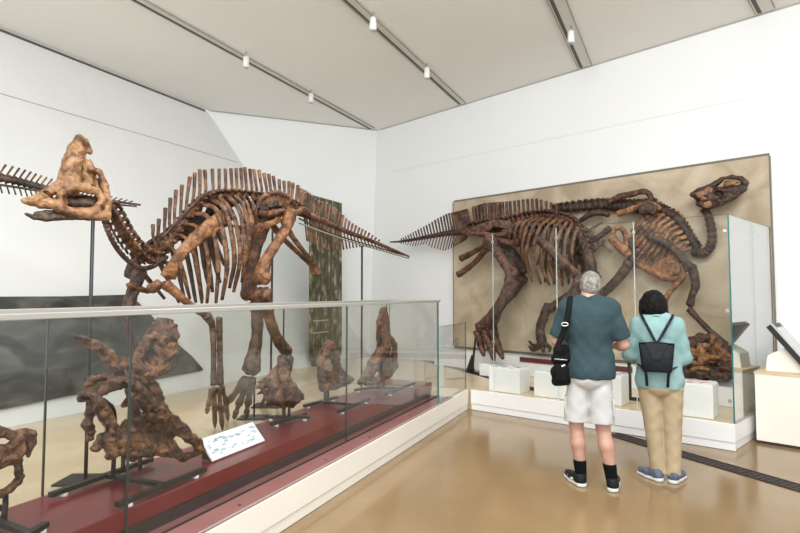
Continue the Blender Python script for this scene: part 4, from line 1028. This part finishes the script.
# beaked skull cut by the left edge
t = skull_thing('partial beaked skull at the left edge, nearest the camera', (5, 497))
sk_mesh(t, 'skull', [([(-45, 425, 9), (-20, 428, 9), (0, 432, 5), (12, 435, 4), (24, 433, 4.2), (32, 435, 4), (31, 444, 3.5), (28, 456, 1.6)], [-.04, .05]), ([(-40, 445, 9), (-18, 448, 8), (0, 450, 5), (10, 448, 4.4), (18, 440, 4)], [-.05, .06]),
    ([(-20, 464, 9), (0, 462, 6), (12, 458, 5.5), (20, 452, 5), (22, 443, 3.6)], [-.05, .06]), ([(18, 456, 4), (18, 468, 3.6), (20, 478, 3.4)], [.03]), ([(-30, 430, 12), (-30, 460, 12)], 0)], M['bone_case'], .0065, .012, .003, 60)
sk_mesh(t, 'lower_jaw', [([(-40, 490, 7), (-20, 496, 6), (0, 494, 3.6), (10, 489, 3.4), (18, 481, 3.6), (23, 475, 2)], [-.03, .04])], M['bone_case'], .0065, .012, .002, 60)
# three more along the row
t = skull_thing('squat brown skull with blunt snout, third from the left on the red platform', (280, 409))
sk_mesh(t, 'skull', [([(281.7, 359.5, 4.60), (282.6, 368.7, 5.89), (281.7, 379.8, 9.20)], .0), ([(274.3, 372.4, 3.68), (271.6, 383.5, 7.36), (273.4, 394.5, 9.20)], [-.05, .05]), ([(280.8, 383.5, 9.20), (288.2, 390.8, 9.20), (294.6, 396.4, 7.36), (300.2, 396.4, 4.14)], [-.03, .04]),
    ([(275.3, 398.2, 7.36), (283.6, 402.8, 5.06), (292.8, 402.8, 4.60)], 0), ([(267.9, 383.5, 3.13), (262.3, 385.3, 2.21), (256.8, 387.6, 1.38)], .05), ([(267.9, 389.9, 2.76), (262.3, 391.8, 1.84), (257.7, 393.6, 1.10)], .05), ([(266.0, 378.8, 2.39), (261.4, 381.6, 1.66), (257.7, 382.5, 0.92)], -.03)], M['bone_case'], .009, .016, .005, 38, holes=[((277, 379), 3.0, 1)])
t = skull_thing('small pale brown skull with open eye hole, second from the far end', (326, 393))
sk_mesh(t, 'skull', [([(329, 344, 4), (325, 352, 5), (320, 362, 3.6), (321, 375, 3.6), (323, 387, 4.4)], [-.04, .05]), ([(330, 345, 4.6), (334, 355, 5), (337, 367, 4), (341, 375, 5), (347, 380, 4.4), (352, 379, 2.4)], [-.04, .05]),
    ([(326, 386, 5), (334, 383, 6), (344, 382, 4)], [-.03, .04]), ([(322, 372, 3), (330, 375, 3.4), (337, 374, 4)], .04), ([(319, 362, 2.4), (320, 370, 1.4)], .04), ([(326, 380, 6), (334, 378, 6)], 0)], M['bone_case'], .009, .015, .004, 40)
t = skull_thing('skull with tall rounded crest at the far end of the red platform', (377, 387))
sk_mesh(t, 'skull', [([(383.5, 311, 4), (383, 322, 6.4), (383.5, 336, 7), (384, 350, 7)], [-.02, .03]), ([(391, 338, 2.4), (394.5, 345, 2.6), (394.5, 352, 2.6)], [-.04, .05]), ([(381, 352, 6), (374, 364, 6.5), (368, 375, 5), (360, 382, 3)], [-.03, .04]),
    ([(394, 354, 3.4), (394, 366, 4), (388, 374, 4), (378, 380, 4), (366, 384, 2.6)], [-.05, .05]), ([(385, 360, 7), (383, 370, 6)], 0)], M['bone_case'], .012, .018, .004, 34, holes=[((388.5, 349), 2.6, 1)])

# black stands of the skulls
def stand(label, x, y, ln, posts, cross=.2, up=None):
    """two runners on white pads with a cross bar and a post; x, y = pixel of the middle on the deck"""
    c = at_plane(x, y, Z, ZD); k = NC@c; tt = UC@c
    t = thing('skull_stand', label, 'display stand', V3(c[0], c[1], ZD), 'black skull stands')
    dd = nrm(UC*.9+NC*.35)
    for s_ in (-1, 1):
        q = c+UC*s_*cross*.5*1.0
        rn = MB().beam(q-NC*ln/2+UC*0+Z*.034, q+NC*ln/2+Z*.034, .03, .026).build('runner', M['black'], t, False)
        for e in (-.42, .42):
            MB().tube([q+NC*ln*e+Z*.002, q+NC*ln*e+Z*.022], [.016, .014], k=10, n=2).build('pad', M['white'], rn)
    MB().beam(c-UC*cross/2+Z*.034, c+UC*cross/2+Z*.034, .03, .022).build('cross_bar', M['black'], t, False)
    for px, py, w in posts:
        p = sc_.at(px, py, w); b_ = c+UC*np.clip(UC@(p-c), -cross*.5, cross*.5)
        b_ = V3(b_[0], b_[1], ZD+.04)
        MB().tube([b_, V3(b_[0], b_[1], max(b_[2]+.03, p[2]*.5+b_[2]*.5)), p], [.013, .011], k=8, n=8).build('post', M['black'], t)
    return t
def stand2(label, bars, posts, plate_=None):
    """runners given by their end pixels on the deck"""
    ps = [(at_plane(*a_, Z, ZD+.034), at_plane(*b_, Z, ZD+.034)) for a_, b_ in bars]
    c = np.mean([q for p in ps for q in p], 0)
    t = thing('skull_stand', label, 'display stand', V3(c[0], c[1], ZD), 'black skull stands')
    for a_, b_ in ps:
        rn = MB().beam(a_, b_, .034, .026).build('runner', M['black'], t, False)
        for f in (.12, .88):
            q = a_*(1-f)+b_*f; MB().tube([V3(q[0], q[1], ZD+.002), V3(q[0], q[1], ZD+.022)], [.02, .017], k=10, n=2).build('pad', M['white'], rn)
    m = [(a_+b_)/2 for a_, b_ in ps]
    if len(m) > 1: MB().beam(m[0], m[1], .034, .024).build('cross_bar', M['black'], t, False)
    for (x0, y0), (x1, y1, w) in posts:
        p = sc_.at(x1, y1, w); q = at_plane(x0, y0, Z, ZD+.03)
        MB().tube([q, V3(q[0], q[1], p[2]*.75+q[2]*.25), p], [.014, .012], k=8, n=8).build('post', M['black'], t)
stand2('black stand with long runners under the large horned skull', [((50, 495), (152, 459)), ((117, 505), (205, 469))], [((123, 472), (128, 440, 0)), ((140, 470), (146, 446, .02)), ((113, 478), (104, 400, -.04))])
stand2('black stand under the partial beaked skull at the left edge', [((-40, 524), (2, 507)), ((12, 545), (46, 524))], [((4, 520), (-8, 494, 0))])
stand2('black stand under the squat skull with blunt snout', [((266, 417), (310, 417)), ((272, 424), (306, 414))], [((284, 419), (282, 403, 0)), ((289, 418), (288, 402, 0))])
stand2('black stand under the small skull with open eye hole', [((304, 406), (337, 397)), ((338, 412), (369, 399))], [((325, 404), (325, 389, 0)), ((328, 404), (330, 382, 0))])
stand2('black stand under the tall-crested skull at the far end', [((355, 390), (382, 386)), ((386, 394), (414, 383))], [((378, 388), (378, 382, 0)), ((384, 388), (386, 372, 0))])

# white information card on the deck
ca = [at_plane(213, 461, Z, ZD+.012), at_plane(265, 440.5, Z, ZD+.012)]
d_ = ca[1]-ca[0]; bk = nrm(np.cross(Z, nrm(d_))); bk = bk if bk@NC < 0 else -bk
t = thing('information_card', 'white tilted information card with blue sketches on the red platform', 'sign', V3(*((ca[0]+ca[1])/2)[:2], ZD))
hv = bk*.12+Z*.13
MB().prism([ca[0], ca[1], ca[1]+hv, ca[0]+hv], -nrm(np.cross(d_, hv))*.012 if nrm(np.cross(d_, hv))[2] > 0 else nrm(np.cross(d_, hv))*.012).build('card', M['paper'], t, False)
nv = nrm(np.cross(d_, hv)); nv = nv if nv[2] > 0 else -nv
r = random.Random(5)
for i in range(46):
    u, v = r.uniform(.06, .94), r.uniform(.15, .85); c = ca[0]+d_*u+hv*v+nv*.002
    MB().box(c, nrm(d_)*r.uniform(.006, .025), nrm(hv)*r.uniform(.002, .008), nv*.0006).build('sketch_mark', M['ink_pale'], t, False)
for u in (.04, .96):
    c = ca[0]+d_*u+hv; MB().prism([c, c-Z*(c[2]-ZD)*.97, ca[0]+d_*u+Z*-.008], nrm(d_)*.006).build('side_bracket', M['black'], t, False)

# ------------------------------------------------------------------ the two visitors
M['skin'] = noisy('skin', [(.3, (.42, .23, .165)), (.7, (.49, .285, .21))], scale=14, rough=.5)
M['skin_w'] = noisy('skin_w', [(.3, (.46, .26, .17)), (.7, (.53, .31, .21))], scale=14, rough=.5)
M['hair_grey'] = noisy('grey_hair', [(.3, (.13, .115, .095)), (.55, (.26, .24, .21)), (.75, (.40, .37, .33))], scale=30, rough=.6, bump=.6, bscale=90, stretch=(1, 1, .5))
M['hair_black'] = noisy('black_hair', [(.3, (.004, .0035, .0035)), (.7, (.012, .010, .009))], scale=30, rough=.6, spec=.1, bump=.5, bscale=70, stretch=(1, 1, .3))
M['tee'] = noisy('teal_tee', [(.3, (.016, .040, .048)), (.7, (.025, .055, .064))], scale=7, rough=.85, bump=.25, bscale=9, bdist=.03)
M['shorts'] = noisy('pale_shorts', [(.3, (.47, .47, .455)), (.7, (.53, .53, .515))], scale=6, rough=.85, bump=.25, bscale=9, bdist=.03)
M['mint'] = noisy('mint_shirt', [(.3, (.19, .325, .315)), (.7, (.25, .395, .38))], scale=6, rough=.8, bump=.3, bscale=10, bdist=.03)
M['khaki'] = noisy('khaki_trousers', [(.3, (.37, .285, .17)), (.7, (.44, .345, .21))], scale=6, rough=.85, bump=.3, bscale=9, bdist=.03, stretch=(1, 1, .5))
M['sock'] = mat('black_sock', (.006, .006, .0065), .95, 0, .1); M['shoe_black'] = mat('black_shoe', (.008, .008, .0085), .6, 0, .25)
M['sole'] = mat('white_sole', (.62, .62, .58), .6); M['shoe_blue'] = noisy('blue_grey_shoe', [(.3, (.05, .07, .11)), (.7, (.12, .145, .19))], scale=30, rough=.7)
M['bag'] = noisy('black_bag_cloth', [(.3, (.004, .004, .0045)), (.7, (.008, .008, .009))], scale=20, rough=.8, bump=.2, spec=.15)
M['leather'] = noisy('navy_black_leather', [(.3, (.003, .004, .006)), (.7, (.006, .008, .012))], scale=10, rough=.38, bump=.15, spec=.2)
M['eye'] = mat('eye_white', (.7, .7, .68), .2); M['lip'] = mat('lips', (.42, .16, .13), .5)

class Body:
    def __init__(s, name, label, base, ang):
        s.b = np.array([base[0], base[1], 0.0]); s.a = ang
        s.t = thing(name, label, 'person', s.b)
        c, n = math.cos(-ang), math.sin(-ang); s.R = np.array([[c, -n, 0], [n, c, 0], [0, 0, 1]])
    def W(s, p): return s.b+s.R@np.asarray(p, float)
    def make(s, name, sd, mt, parent=None, noise=0.0, freq=30, label=None, top=False):
        mb = MB(); sd.mesh(mb, noise, freq)
        mb.v = [s.b+v@s.R.T for v in mb.v]
        return mb.build(name, mt, None if top else (parent or s.t), label=label)
    def mbs(s, name, mb, mt, parent=None, smooth=True, bevel=0, label=None, top=False):
        mb.v = [s.b+v@s.R.T for v in mb.v]
        return mb.build(name, mt, None if top else (parent or s.t), smooth, bevel, label)

def L_(x, y, z): return V3(x, y, z)
def hand(sd, wrist, fwd, pal, side, sc=1.0, curl=.6):
    """palm, four fingers and a thumb; fwd = pointing direction, pal = palm normal, side = thumb side"""
    f, p, t = nrm(fwd), nrm(pal), nrm(side)
    c0 = wrist+f*.02*sc; c1 = wrist+f*.085*sc
    for o in (-.026, -.009, .009, .026): sd.cap(c0+t*o*.7*sc, c1+t*o*sc, .015*sc, .0125*sc, .008)
    for o, ln in ((-.031, .062), (-.0105, .078), (.0105, .084), (.031, .074)):
        a = c1+t*o*sc; d = f
        for k_, fr in enumerate((.45, .32, .25)):
            ang = curl*(.45+.55*k_); d2 = nrm(f*math.cos(ang)+p*math.sin(ang)); b = a+d2*ln*fr*sc
            sd.cap(a, b, (.0092-.0008*k_)*sc, (.0086-.0008*k_)*sc, .003); a = b
    a = wrist+f*.03*sc+t*.025*sc; b = a+nrm(f*.6+t*.75+p*.3)*.042*sc; c = b+nrm(f*.85+t*.15+p*.5)*.034*sc
    sd.cap(a, b, .0135*sc, .0105*sc, .008); sd.cap(b, c, .0105*sc, .0085*sc, .004)

def head(sd, c, r, ears=True):
    """face looks along +y"""
    x, y, z = c
    sd.ell(L_(x, y-.008, z+.018), V3(.076, .094, .096)*r, k=.02); sd.ell(L_(x, y+.022, z-.035), V3(.062, .072, .082)*r, k=.03)
    sd.ell(L_(x, y+.055, z-.085), V3(.034, .03, .028)*r, k=.03)                      # chin
    sd.cap(L_(x, y+.086*r, z+.01), L_(x, y+.108*r, z-.032), .010*r, .014*r, .012)     # nose
    for s_ in (-1, 1):
        sd.cap(L_(x+s_*.015, y+.086*r, z+.026), L_(x+s_*.045, y+.072*r, z+.024), .008*r, .007*r, .012)   # brow
        sd.ell(L_(x+s_*.032, y+.088*r, z+.004), V3(.016, .012, .011)*r, k=.010, sub=True)
        if ears: sd.ell(L_(x+s_*.077*r, y-.008, z-.008), V3(.012, .02, .034)*r, k=.008)
    sd.cap(L_(x-.02, y+.084*r, z-.058), L_(x+.02, y+.084*r, z-.058), .008*r, .008*r, .006)

def face_bits(B, c, r):
    x, y, z = c
    for s_ in (-1, 1):
        e = B.mbs('eye', MB().ball(L_(x+s_*.032, y+.077*r, z+.004), .0125*r, 10, 8), M['eye'])
        B.mbs('iris', MB().ball(L_(x+s_*.032, y+.0865*r, z+.004), (.0055*r, .004*r, .0055*r), 8, 6), M['hair_black'], e)
    B.mbs('lips', MB().tube([L_(x-.022, y+.086*r, z-.058), L_(x, y+.093*r, z-.057), L_(x+.022, y+.086*r, z-.058)], [.003, .006, .003], k=8, n=9), M['lip'])

def shoe(B, heel, ang, ln, mt, wd=1.0, tick=False):
    """heel point on the ground, toe direction ang from straight ahead (positive = to the right)"""
    f = L_(math.sin(ang), math.cos(ang), 0); s_ = L_(f[1], -f[0], 0); h = np.asarray(heel, float)
    def q(a, b, z): return h+f*a*ln+s_*b*wd+Z*z
    sd = SDF(.0055, .02)
    sd.ell(q(.16, 0, .055), V3(.042, .042, .05)*wd, k=.02); sd.cap(q(.14, 0, .05), q(.5, .0, .045), .042*wd, .042*wd); sd.cap(q(.5, 0, .042), q(.82, .006, .036), .044*wd, .036*wd)
    sd.cap(q(.16, 0, .085), q(.34, 0, .075), .038*wd, .036*wd); sd.half(h+Z*.022, L_(0, 0, -1)); sd.half(q(0, 0, .105), nrm(L_(0, 0, 1)+f*.15))
    o = B.make('shoe', sd, mt)
    ss = SDF(.0055, .015); ss.cap(q(.12, 0, .016), q(.5, 0, .016), .043*wd, .044*wd); ss.cap(q(.5, 0, .016), q(.85, .006, .016), .046*wd, .037*wd)
    ss.half(h+Z*.002, L_(0, 0, -1)); ss.half(h+Z*.030, L_(0, 0, 1)); B.make('sole', ss, M['sole'], o)
    mb = MB()
    for k_ in range(4): mb.tube([q(.40+.09*k_, -.022, .083-.009*k_), q(.41+.09*k_, 0, .091-.009*k_), q(.40+.09*k_, .022, .083-.009*k_)], .0035, k=6, n=6)
    B.mbs('laces', mb, M['sole'] if mt is M['shoe_blue'] else M['shoe_black'], o)
    if tick:
        for sg in (-1, 1):
            mb = MB(); mb.tube([q(.62, .0405*sg, .052), q(.45, .0425*sg, .040), q(.30, .0435*sg, .042), q(.36, .044*sg, .053)][::-1], [.004, .007, .006, .002], k=6, n=12, wide=Z, ratio=1)
            B.mbs('side_mark', mb, M['sole'], o, label='white curved mark')
    return o

# ---- the man: grey hair, teal T-shirt, pale shorts
mfoot = (at_z(577, 486, 0)+at_z(612, 488, 0))/2
ANG = math.atan2(1.62, 4.55)
mb0 = at_z(592, 486, 0)
B = Body('person', 'grey-haired man in a teal T-shirt and pale shorts, seen from behind', mb0, ANG)
hl, hr = L_(-.085, -.02, 0), L_(.155, -.06, 0)
sh_l, sh_r = L_(-.178, 0, 1.475), L_(.178, 0, 1.475)
el_l, el_r = L_(-.268, .03, 1.19), L_(.268, .04, 1.17)
wr_l, wr_r = L_(-.19, .27, 1.13), L_(.215, .28, 1.14)
hc = L_(.018, .045, 1.672)
def man_torso(sd, g=0.0):
    sd.cap(L_(-.12, 0, 1.43), L_(.12, 0, 1.43), .085+g, None, .05); sd.ell(L_(0, .005, 1.32), V3(.185+g, .125+g, .20+g), k=.06)
    sd.ell(L_(0, .03, 1.10), V3(.168+g, .145+g, .18+g), k=.06); sd.ell(L_(0, .0, .94), V3(.162+g, .132+g, .13+g), k=.06)
    for s_ in (-1, 1): sd.cap(L_(s_*.05, .0, 1.535), L_(s_*.17, 0, 1.475), .05+g, .06+g, .05)
sd = SDF(.0065, .03)
man_torso(sd)
sd.cap(L_(0, .0, 1.5), L_(0, .025, 1.61), .062, .058); head(sd, hc, 1.0)
for s_, S_, E_, W_ in ((-1, sh_l, el_l, wr_l), (1, sh_r, el_r, wr_r)):
    sd.cap(S_, E_, .055, .043, .03); sd.cap(E_, E_*.55+W_*.45, .044, .042, .02); sd.cap(E_*.55+W_*.45, W_, .042, .029, .02)
    hand(sd, W_, L_(-s_*.55, .8, .1), L_(-s_*.8, -.2, -.3), L_(0, .1, 1), 1.0, .7)
for hx, H in ((-.095, hl), (.095, hr)):
    kn = L_(hx*.55+H[0]*.45-.028, .03, .49); an = H+L_(0, .035, .10)
    sd.cap(L_(hx*.8, 0, .90), kn, .078, .058, .03); sd.cap(kn, kn*.62+an*.38+L_(0, -.018, 0), .054, .060, .02); sd.cap(kn*.62+an*.38+L_(0, -.018, 0), an, .060, .038, .02)
    sd.cap(an, H+L_(0, .03, .05), .038, .036, .02); sd.cap(H+L_(0, .03, .05), H+L_(math.copysign(.03, hx), .13, .045), .034, .026, .02)
B.make('body', sd, M['skin'])
face_bits(B, hc, 1.0)
sd = SDF(.006, .02)     # hair: full at the sides and back, thin on top
x, y, z = hc
sd.ell(L_(x, y-.022, z+.028), V3(.084, .094, .092), k=.02); sd.ell(L_(x, y-.045, z-.022), V3(.078, .06, .062), k=.02)
for s_ in (-1, 1): sd.cap(L_(x+s_*.066, y-.02, z-.028), L_(x+s_*.07, y+.0, z+.035), .017, .02, .02)
sd.ell(L_(x, y+.075, z-.01), V3(.06, .055, .085), k=.02, sub=True)
sd.half(L_(x, y+.055, z+.02), L_(0, .8, -.5))
B.make('hair', sd, M['hair_grey'], noise=.0028, freq=75)
sd = SDF(.0065, .03)    # T-shirt
man_torso(sd, .016)
sd.cap(L_(-.085, .005, 1.05), L_(-.085, .0, .93), .098, .104, .06); sd.cap(L_(.085, .005, 1.05), L_(.085, 0, .93), .098, .104, .06); sd.ell(L_(0, 0, .95), V3(.186, .152, .16), k=.05)
for s_, S_, E_ in ((-1, sh_l, el_l), (1, sh_r, el_r)):
    d = nrm(E_-S_); sd.cap(S_+L_(-s_*.01, 0, .005), S_+d*.235, .074, .079, .035)
    c = S_+d*.235
    # cut the sleeve end square
    sd.ell(c+d*.10, V3(.105, .105, .10), ax=[nrm(np.cross(d, L_(0, 1, 0))), nrm(np.cross(np.cross(d, L_(0, 1, 0)), d)), d], k=.004, sub=True)
sd.half(L_(0, 0, .895), L_(0, 0, -1)); sd.ell(L_(0, .035, 1.62), V3(.078, .088, .085), k=.006, sub=True)
B.make('t_shirt', sd, M['tee'], noise=.0035, freq=24)
B.mbs('collar', MB().tube([L_(.070*math.sin(a), .012+.066*math.cos(a), 1.547+.012*math.cos(a)*-1) for a in np.linspace(0, 2*math.pi, 25)], .008, k=7, n=40), M['tee'])
sd = SDF(.0065, .03)    # shorts
sd.ell(L_(-.01, -.005, .90), V3(.174, .146, .115), k=.05)
for hx, H in ((-.1, hl), (.085, hr)):
    kn = L_(hx*.55+H[0]*.45-.028, .012, .50)
    sd.cap(L_(hx*.9, -.005, .86), kn, .096, .102, .012)
sd.half(L_(0, 0, .525), L_(0, 0, -1)); sd.half(L_(0, 0, .912), L_(0, 0, 1))
o = B.make('shorts', sd, M['shorts'], noise=.004, freq=22)
for s_ in (-1, 1):
    B.mbs('cargo_pocket', MB().box(L_(s_*.188-.01, .0, .66), L_(.008, 0, 0), L_(0, .06, 0), L_(0, 0, .075)), M['shorts'], o, True, .008)
for hx, H in ((-.095, hl), (.095, hr)):
    an = H+L_(0, .033, .10); kn = L_(hx*.55+H[0]*.45-.028, .03, .49)
    sd = SDF(.006, .015); sd.cap(H+L_(0, .033, .07), an+(kn-an)*.34+L_(0, -.01, 0), .045, .056); sd.half(H+L_(0, 0, .205), L_(0, 0, 1)); B.make('sock', sd, M['sock'])
shoe(B, hl+L_(.02, -.04, 0), -.55, .30, M['shoe_black'], 1.05, True); shoe(B, hr+L_(.0, -.04, 0), .10, .30, M['shoe_black'], 1.05, True)
man = B

# his messenger bag
sd = SDF(.007, .03)
bc = L_(-.225, -.115, 1.00)
for z_, hw in ((.13, .055), (.05, .072), (-.05, .078), (-.13, .07)):
    sd.cap(bc+L_(-hw+.03, -.02, z_), bc+L_(hw-.03, .05, z_), .040, None, .05)
bagroot = thing('messenger_bag', 'black messenger bag hanging at the back of the man on his left side', 'bag', man.W(bc-L_(0, 0, .17)))
def onbag(name, mb, mt, par=None, smooth=True, bev=0, label=None):
    mb.v = [man.b+v@man.R.T for v in mb.v]; return mb.build(name, mt, par or bagroot, smooth, bev, label)
mbx = MB(); sd.mesh(mbx, .002, 30); bb = onbag('pouch', mbx, M['bag'])
onbag('front_pocket', MB().box(bc+L_(0, -.067, -.05), L_(.05, .0, 0), L_(0, .012, 0), L_(0, 0, .07)), M['bag'], bb, True, .01)
onbag('zip', MB().tube([bc+L_(-.05, -.076, .06), bc+L_(.05, -.070, .055)], .005, k=6), M['grey'], bb, label='grey zip')
onbag('logo_tag', MB().box(bc+L_(.02, -.082, .01), L_(.014, 0, .006), L_(0, .002, 0), L_(-.002, 0, .006)), M['sole'], bb, False, label='small white tag')
sp_ = [bc+L_(-.03, -.03, .15), L_(-.215, -.13, 1.25), L_(-.175, -.135, 1.37), L_(-.155, -.10, 1.50), L_(-.145, -.03, 1.572), L_(-.125, .05, 1.555), L_(-.10, .12, 1.45), L_(-.12, .165, 1.3), L_(-.2, .16, 1.16), bc+L_(-.03, .09, .12)]
onbag('strap', MB().tube(sp_, [.007, .007], k=8, n=60, wide=L_(1, 0, 0), ratio=3.3), M['bag'])
onbag('strap_buckle', MB().tube([L_(-.19, -.145, 1.345)+L_(.026*math.cos(a), -.004, .014*math.sin(a)) for a in np.linspace(0, 2*math.pi, 13)], .004, k=6, n=24), M['steel'], label='metal strap buckle')

# ---- the woman: black bob, mint shirt, khaki trousers
wb0 = at_z(662, 480, 0)
B = Body('person', 'black-haired woman in a mint shirt and khaki trousers, seen from behind', wb0, math.atan2(2.25, 4.68)-.02)
hl, hr = L_(-.020, -.01, 0), L_(.082, -.02, 0)
sh_l, sh_r = L_(-.160, 0, 1.325), L_(.140, 0, 1.325)
el_l, el_r = L_(-.235, .02, 1.055), L_(.195, .03, 1.05)
wr_l, wr_r = L_(-.175, .24, 1.06), L_(.12, .25, 1.07)
hc = L_(-.035, .045, 1.505)
def wom_torso(sd, g=0.0):
    sd.cap(L_(-.10, 0, 1.29), L_(.085, 0, 1.29), .074+g, None, .05); sd.ell(L_(-.01, .005, 1.18), V3(.145+g, .11+g, .18+g), k=.06)
    sd.ell(L_(-.005, .01, .99), V3(.138+g, .112+g, .16+g), k=.06); sd.ell(L_(.0, -.0, .85), V3(.155+g, .118+g, .12+g), k=.06)
    for s_ in (-1, 1): sd.cap(L_(s_*.04-.01, .0, 1.385), L_(s_*.138-.008, 0, 1.328), .042+g, .052+g, .05)
sd = SDF(.0065, .03)
wom_torso(sd)
sd.cap(L_(-.01, .0, 1.35), L_(-.03, .025, 1.45), .052, .048); head(sd, hc, .95)
for s_, S_, E_, W_ in ((-1, sh_l, el_l, wr_l), (1, sh_r, el_r, wr_r)):
    sd.cap(S_, E_, .045, .037, .03); sd.cap(E_, E_*.55+W_*.45, .037, .035, .02); sd.cap(E_*.55+W_*.45, W_, .035, .024, .02)
    hand(sd, W_, L_(-s_*.5, .8, .15), L_(-s_*.8, -.2, -.3), L_(0, .1, 1), .9, .7)
for hx, H in ((-.085, hl), (.09, hr)):
    kn = L_(hx*.5+H[0]*.5, .02, .45); an = H+L_(0, .035, .09)
    sd.cap(L_(hx, 0, .80), kn, .085, .055, .03); sd.cap(kn, an, .054, .036, .02); sd.cap(an, H+L_(0, .03, .05), .034, .033, .02); sd.cap(H+L_(0, .03, .05), H+L_(0, .13, .04), .032, .024, .02)
B.make('body', sd, M['skin_w'])
face_bits(B, hc, .95)
sd = SDF(.006, .02); x, y, z = hc      # bob
sd.ell(L_(x, y-.015, z+.025), V3(.098, .108, .104), k=.02); sd.ell(L_(x, y-.035, z-.045), V3(.112, .085, .078), k=.04)
for s_ in (-1, 1): sd.cap(L_(x+s_*.082, y+.01, z+.02), L_(x+s_*.094, y+.015, z-.07), .03, .026, .03)
sd.ell(L_(x, y+.095, z-.03), V3(.066, .075, .10), k=.015, sub=True); sd.half(L_(x, y, z-.108), L_(0, -.15, -1)); sd.half(L_(x, y+.075, z+.05), L_(0, 1, -.3))
B.make('hair', sd, M['hair_black'], noise=.0025, freq=60)
sd = SDF(.0065, .03)
wom_torso(sd, .017)
sd.cap(L_(-.065, .005, .98), L_(-.075, -.005, .84), .103, .116, .06); sd.cap(L_(.06, .005, .98), L_(.07, -.005, .84), .103, .116, .06)
for s_, S_, E_, W_ in ((-1, sh_l, el_l, wr_l), (1, sh_r, el_r, wr_r)):
    sd.cap(S_, E_, .066, .060, .03); sd.cap(E_, E_*.25+W_*.75, .060, .047, .025)
sd.half(L_(0, 0, .785), L_(0, -.04, -1)); sd.ell(L_(-.02, .045, 1.455), V3(.066, .078, .075), k=.006, sub=True)
o = B.make('shirt', sd, M['mint'], noise=.0045, freq=22)
B.mbs('collar', MB().tube([L_(-.018+.064*math.sin(a), .008+.066*math.cos(a), 1.396-.014*math.cos(a)) for a in np.linspace(0, 2*math.pi, 25)], [.013, .013], k=8, n=40), M['mint'], o)
sd = SDF(.0065, .03)
sd.ell(L_(.0, -.005, .82), V3(.172, .14, .12), k=.05)
for hx, H in ((-.088, hl), (.095, hr)):
    kn = L_(hx*.5+H[0]*.5, .008, .45); an = H+L_(0, .02, .06)
    sd.cap(L_(hx*.92, -.005, .79), kn, .098, .076, .012); sd.cap(kn, an, .076, .066, .012)
sd.half(L_(0, 0, .06), L_(0, 0, -1)); sd.half(L_(0, 0, .80), L_(0, 0, 1))
B.make('trousers', sd, M['khaki'], noise=.004, freq=24)
shoe(B, hl+L_(.015, -.045, 0), -.85, .255, M['shoe_blue'], .98); shoe(B, hr+L_(-.01, -.045, 0), .40, .255, M['shoe_blue'], .98)
wom = B
# her small backpack
bc = L_(-.022, -.20, 1.065)
pk = thing('backpack', 'small black leather backpack on the back of the woman', 'backpack', wom.W(bc-L_(0, 0, .13)))
def onpk(name, mb, mt, par=None, smooth=True, bev=0, label=None):
    mb.v = [wom.b+v@wom.R.T for v in mb.v]; return mb.build(name, mt, par or pk, smooth, bev, label)
v = []
for (w_, z_, y0, y1) in ((.112, -.118, .055, -.052), (.138, .118, .05, -.03)):
    v += [bc+L_(-w_, y0, z_), bc+L_(w_, y0, z_), bc+L_(w_, y1, z_), bc+L_(-w_, y1, z_)]
body = onpk('pouch', MB().add(v, [(3, 2, 1, 0), (4, 5, 6, 7), (0, 1, 5, 4), (1, 2, 6, 5), (2, 3, 7, 6), (3, 0, 4, 7)]), M['leather'], None, True, .014)
onpk('flap', MB().prism([bc+L_(-.085, -.047, .121), bc+L_(.085, -.047, .121), bc+L_(.03, -.060, -.01), bc+L_(-.03, -.060, -.01)], L_(0, -.006, .0)), M['leather'], body, False, .002)
onpk('top_trim', MB().tube([bc+L_(-.135, -.03, .118), bc+L_(.0, -.036, .128), bc+L_(.135, -.03, .118)], .006, k=8, n=16), M['leather'], body)
for s_ in (-1, 1):
    onpk('stud', MB().ball(bc+L_(s_*.062, -.046, .085), .006, 8, 6), M['steel'], body, label='steel stud')
    onpk('strap', MB().tube([bc+L_(s_*.006, -.02, .125), L_(s_*.03-.016, -.155, 1.23), L_(s_*.09-.012, -.135, 1.35), L_(s_*.118-.01, -.075, 1.402), L_(s_*.128-.01, .02, 1.41), L_(s_*.135, .11, 1.31), L_(s_*.16, .135, 1.18), L_(s_*.185, .06, 1.02), bc+L_(s_*.11, .03, -.10)], [.0045, .0045], k=8, n=60, wide=L_(1, 0, 0), ratio=2.6), M['leather'])
    onpk('hanging_strap', MB().tube([bc+L_(s_*.088, -.03, -.115), bc+L_(s_*.082, -.022, -.17), bc+L_(s_*.078, -.012, -.24)], [.0045, .0045], k=8, n=10, wide=L_(1, 0, 0), ratio=2.6), M['leather'])
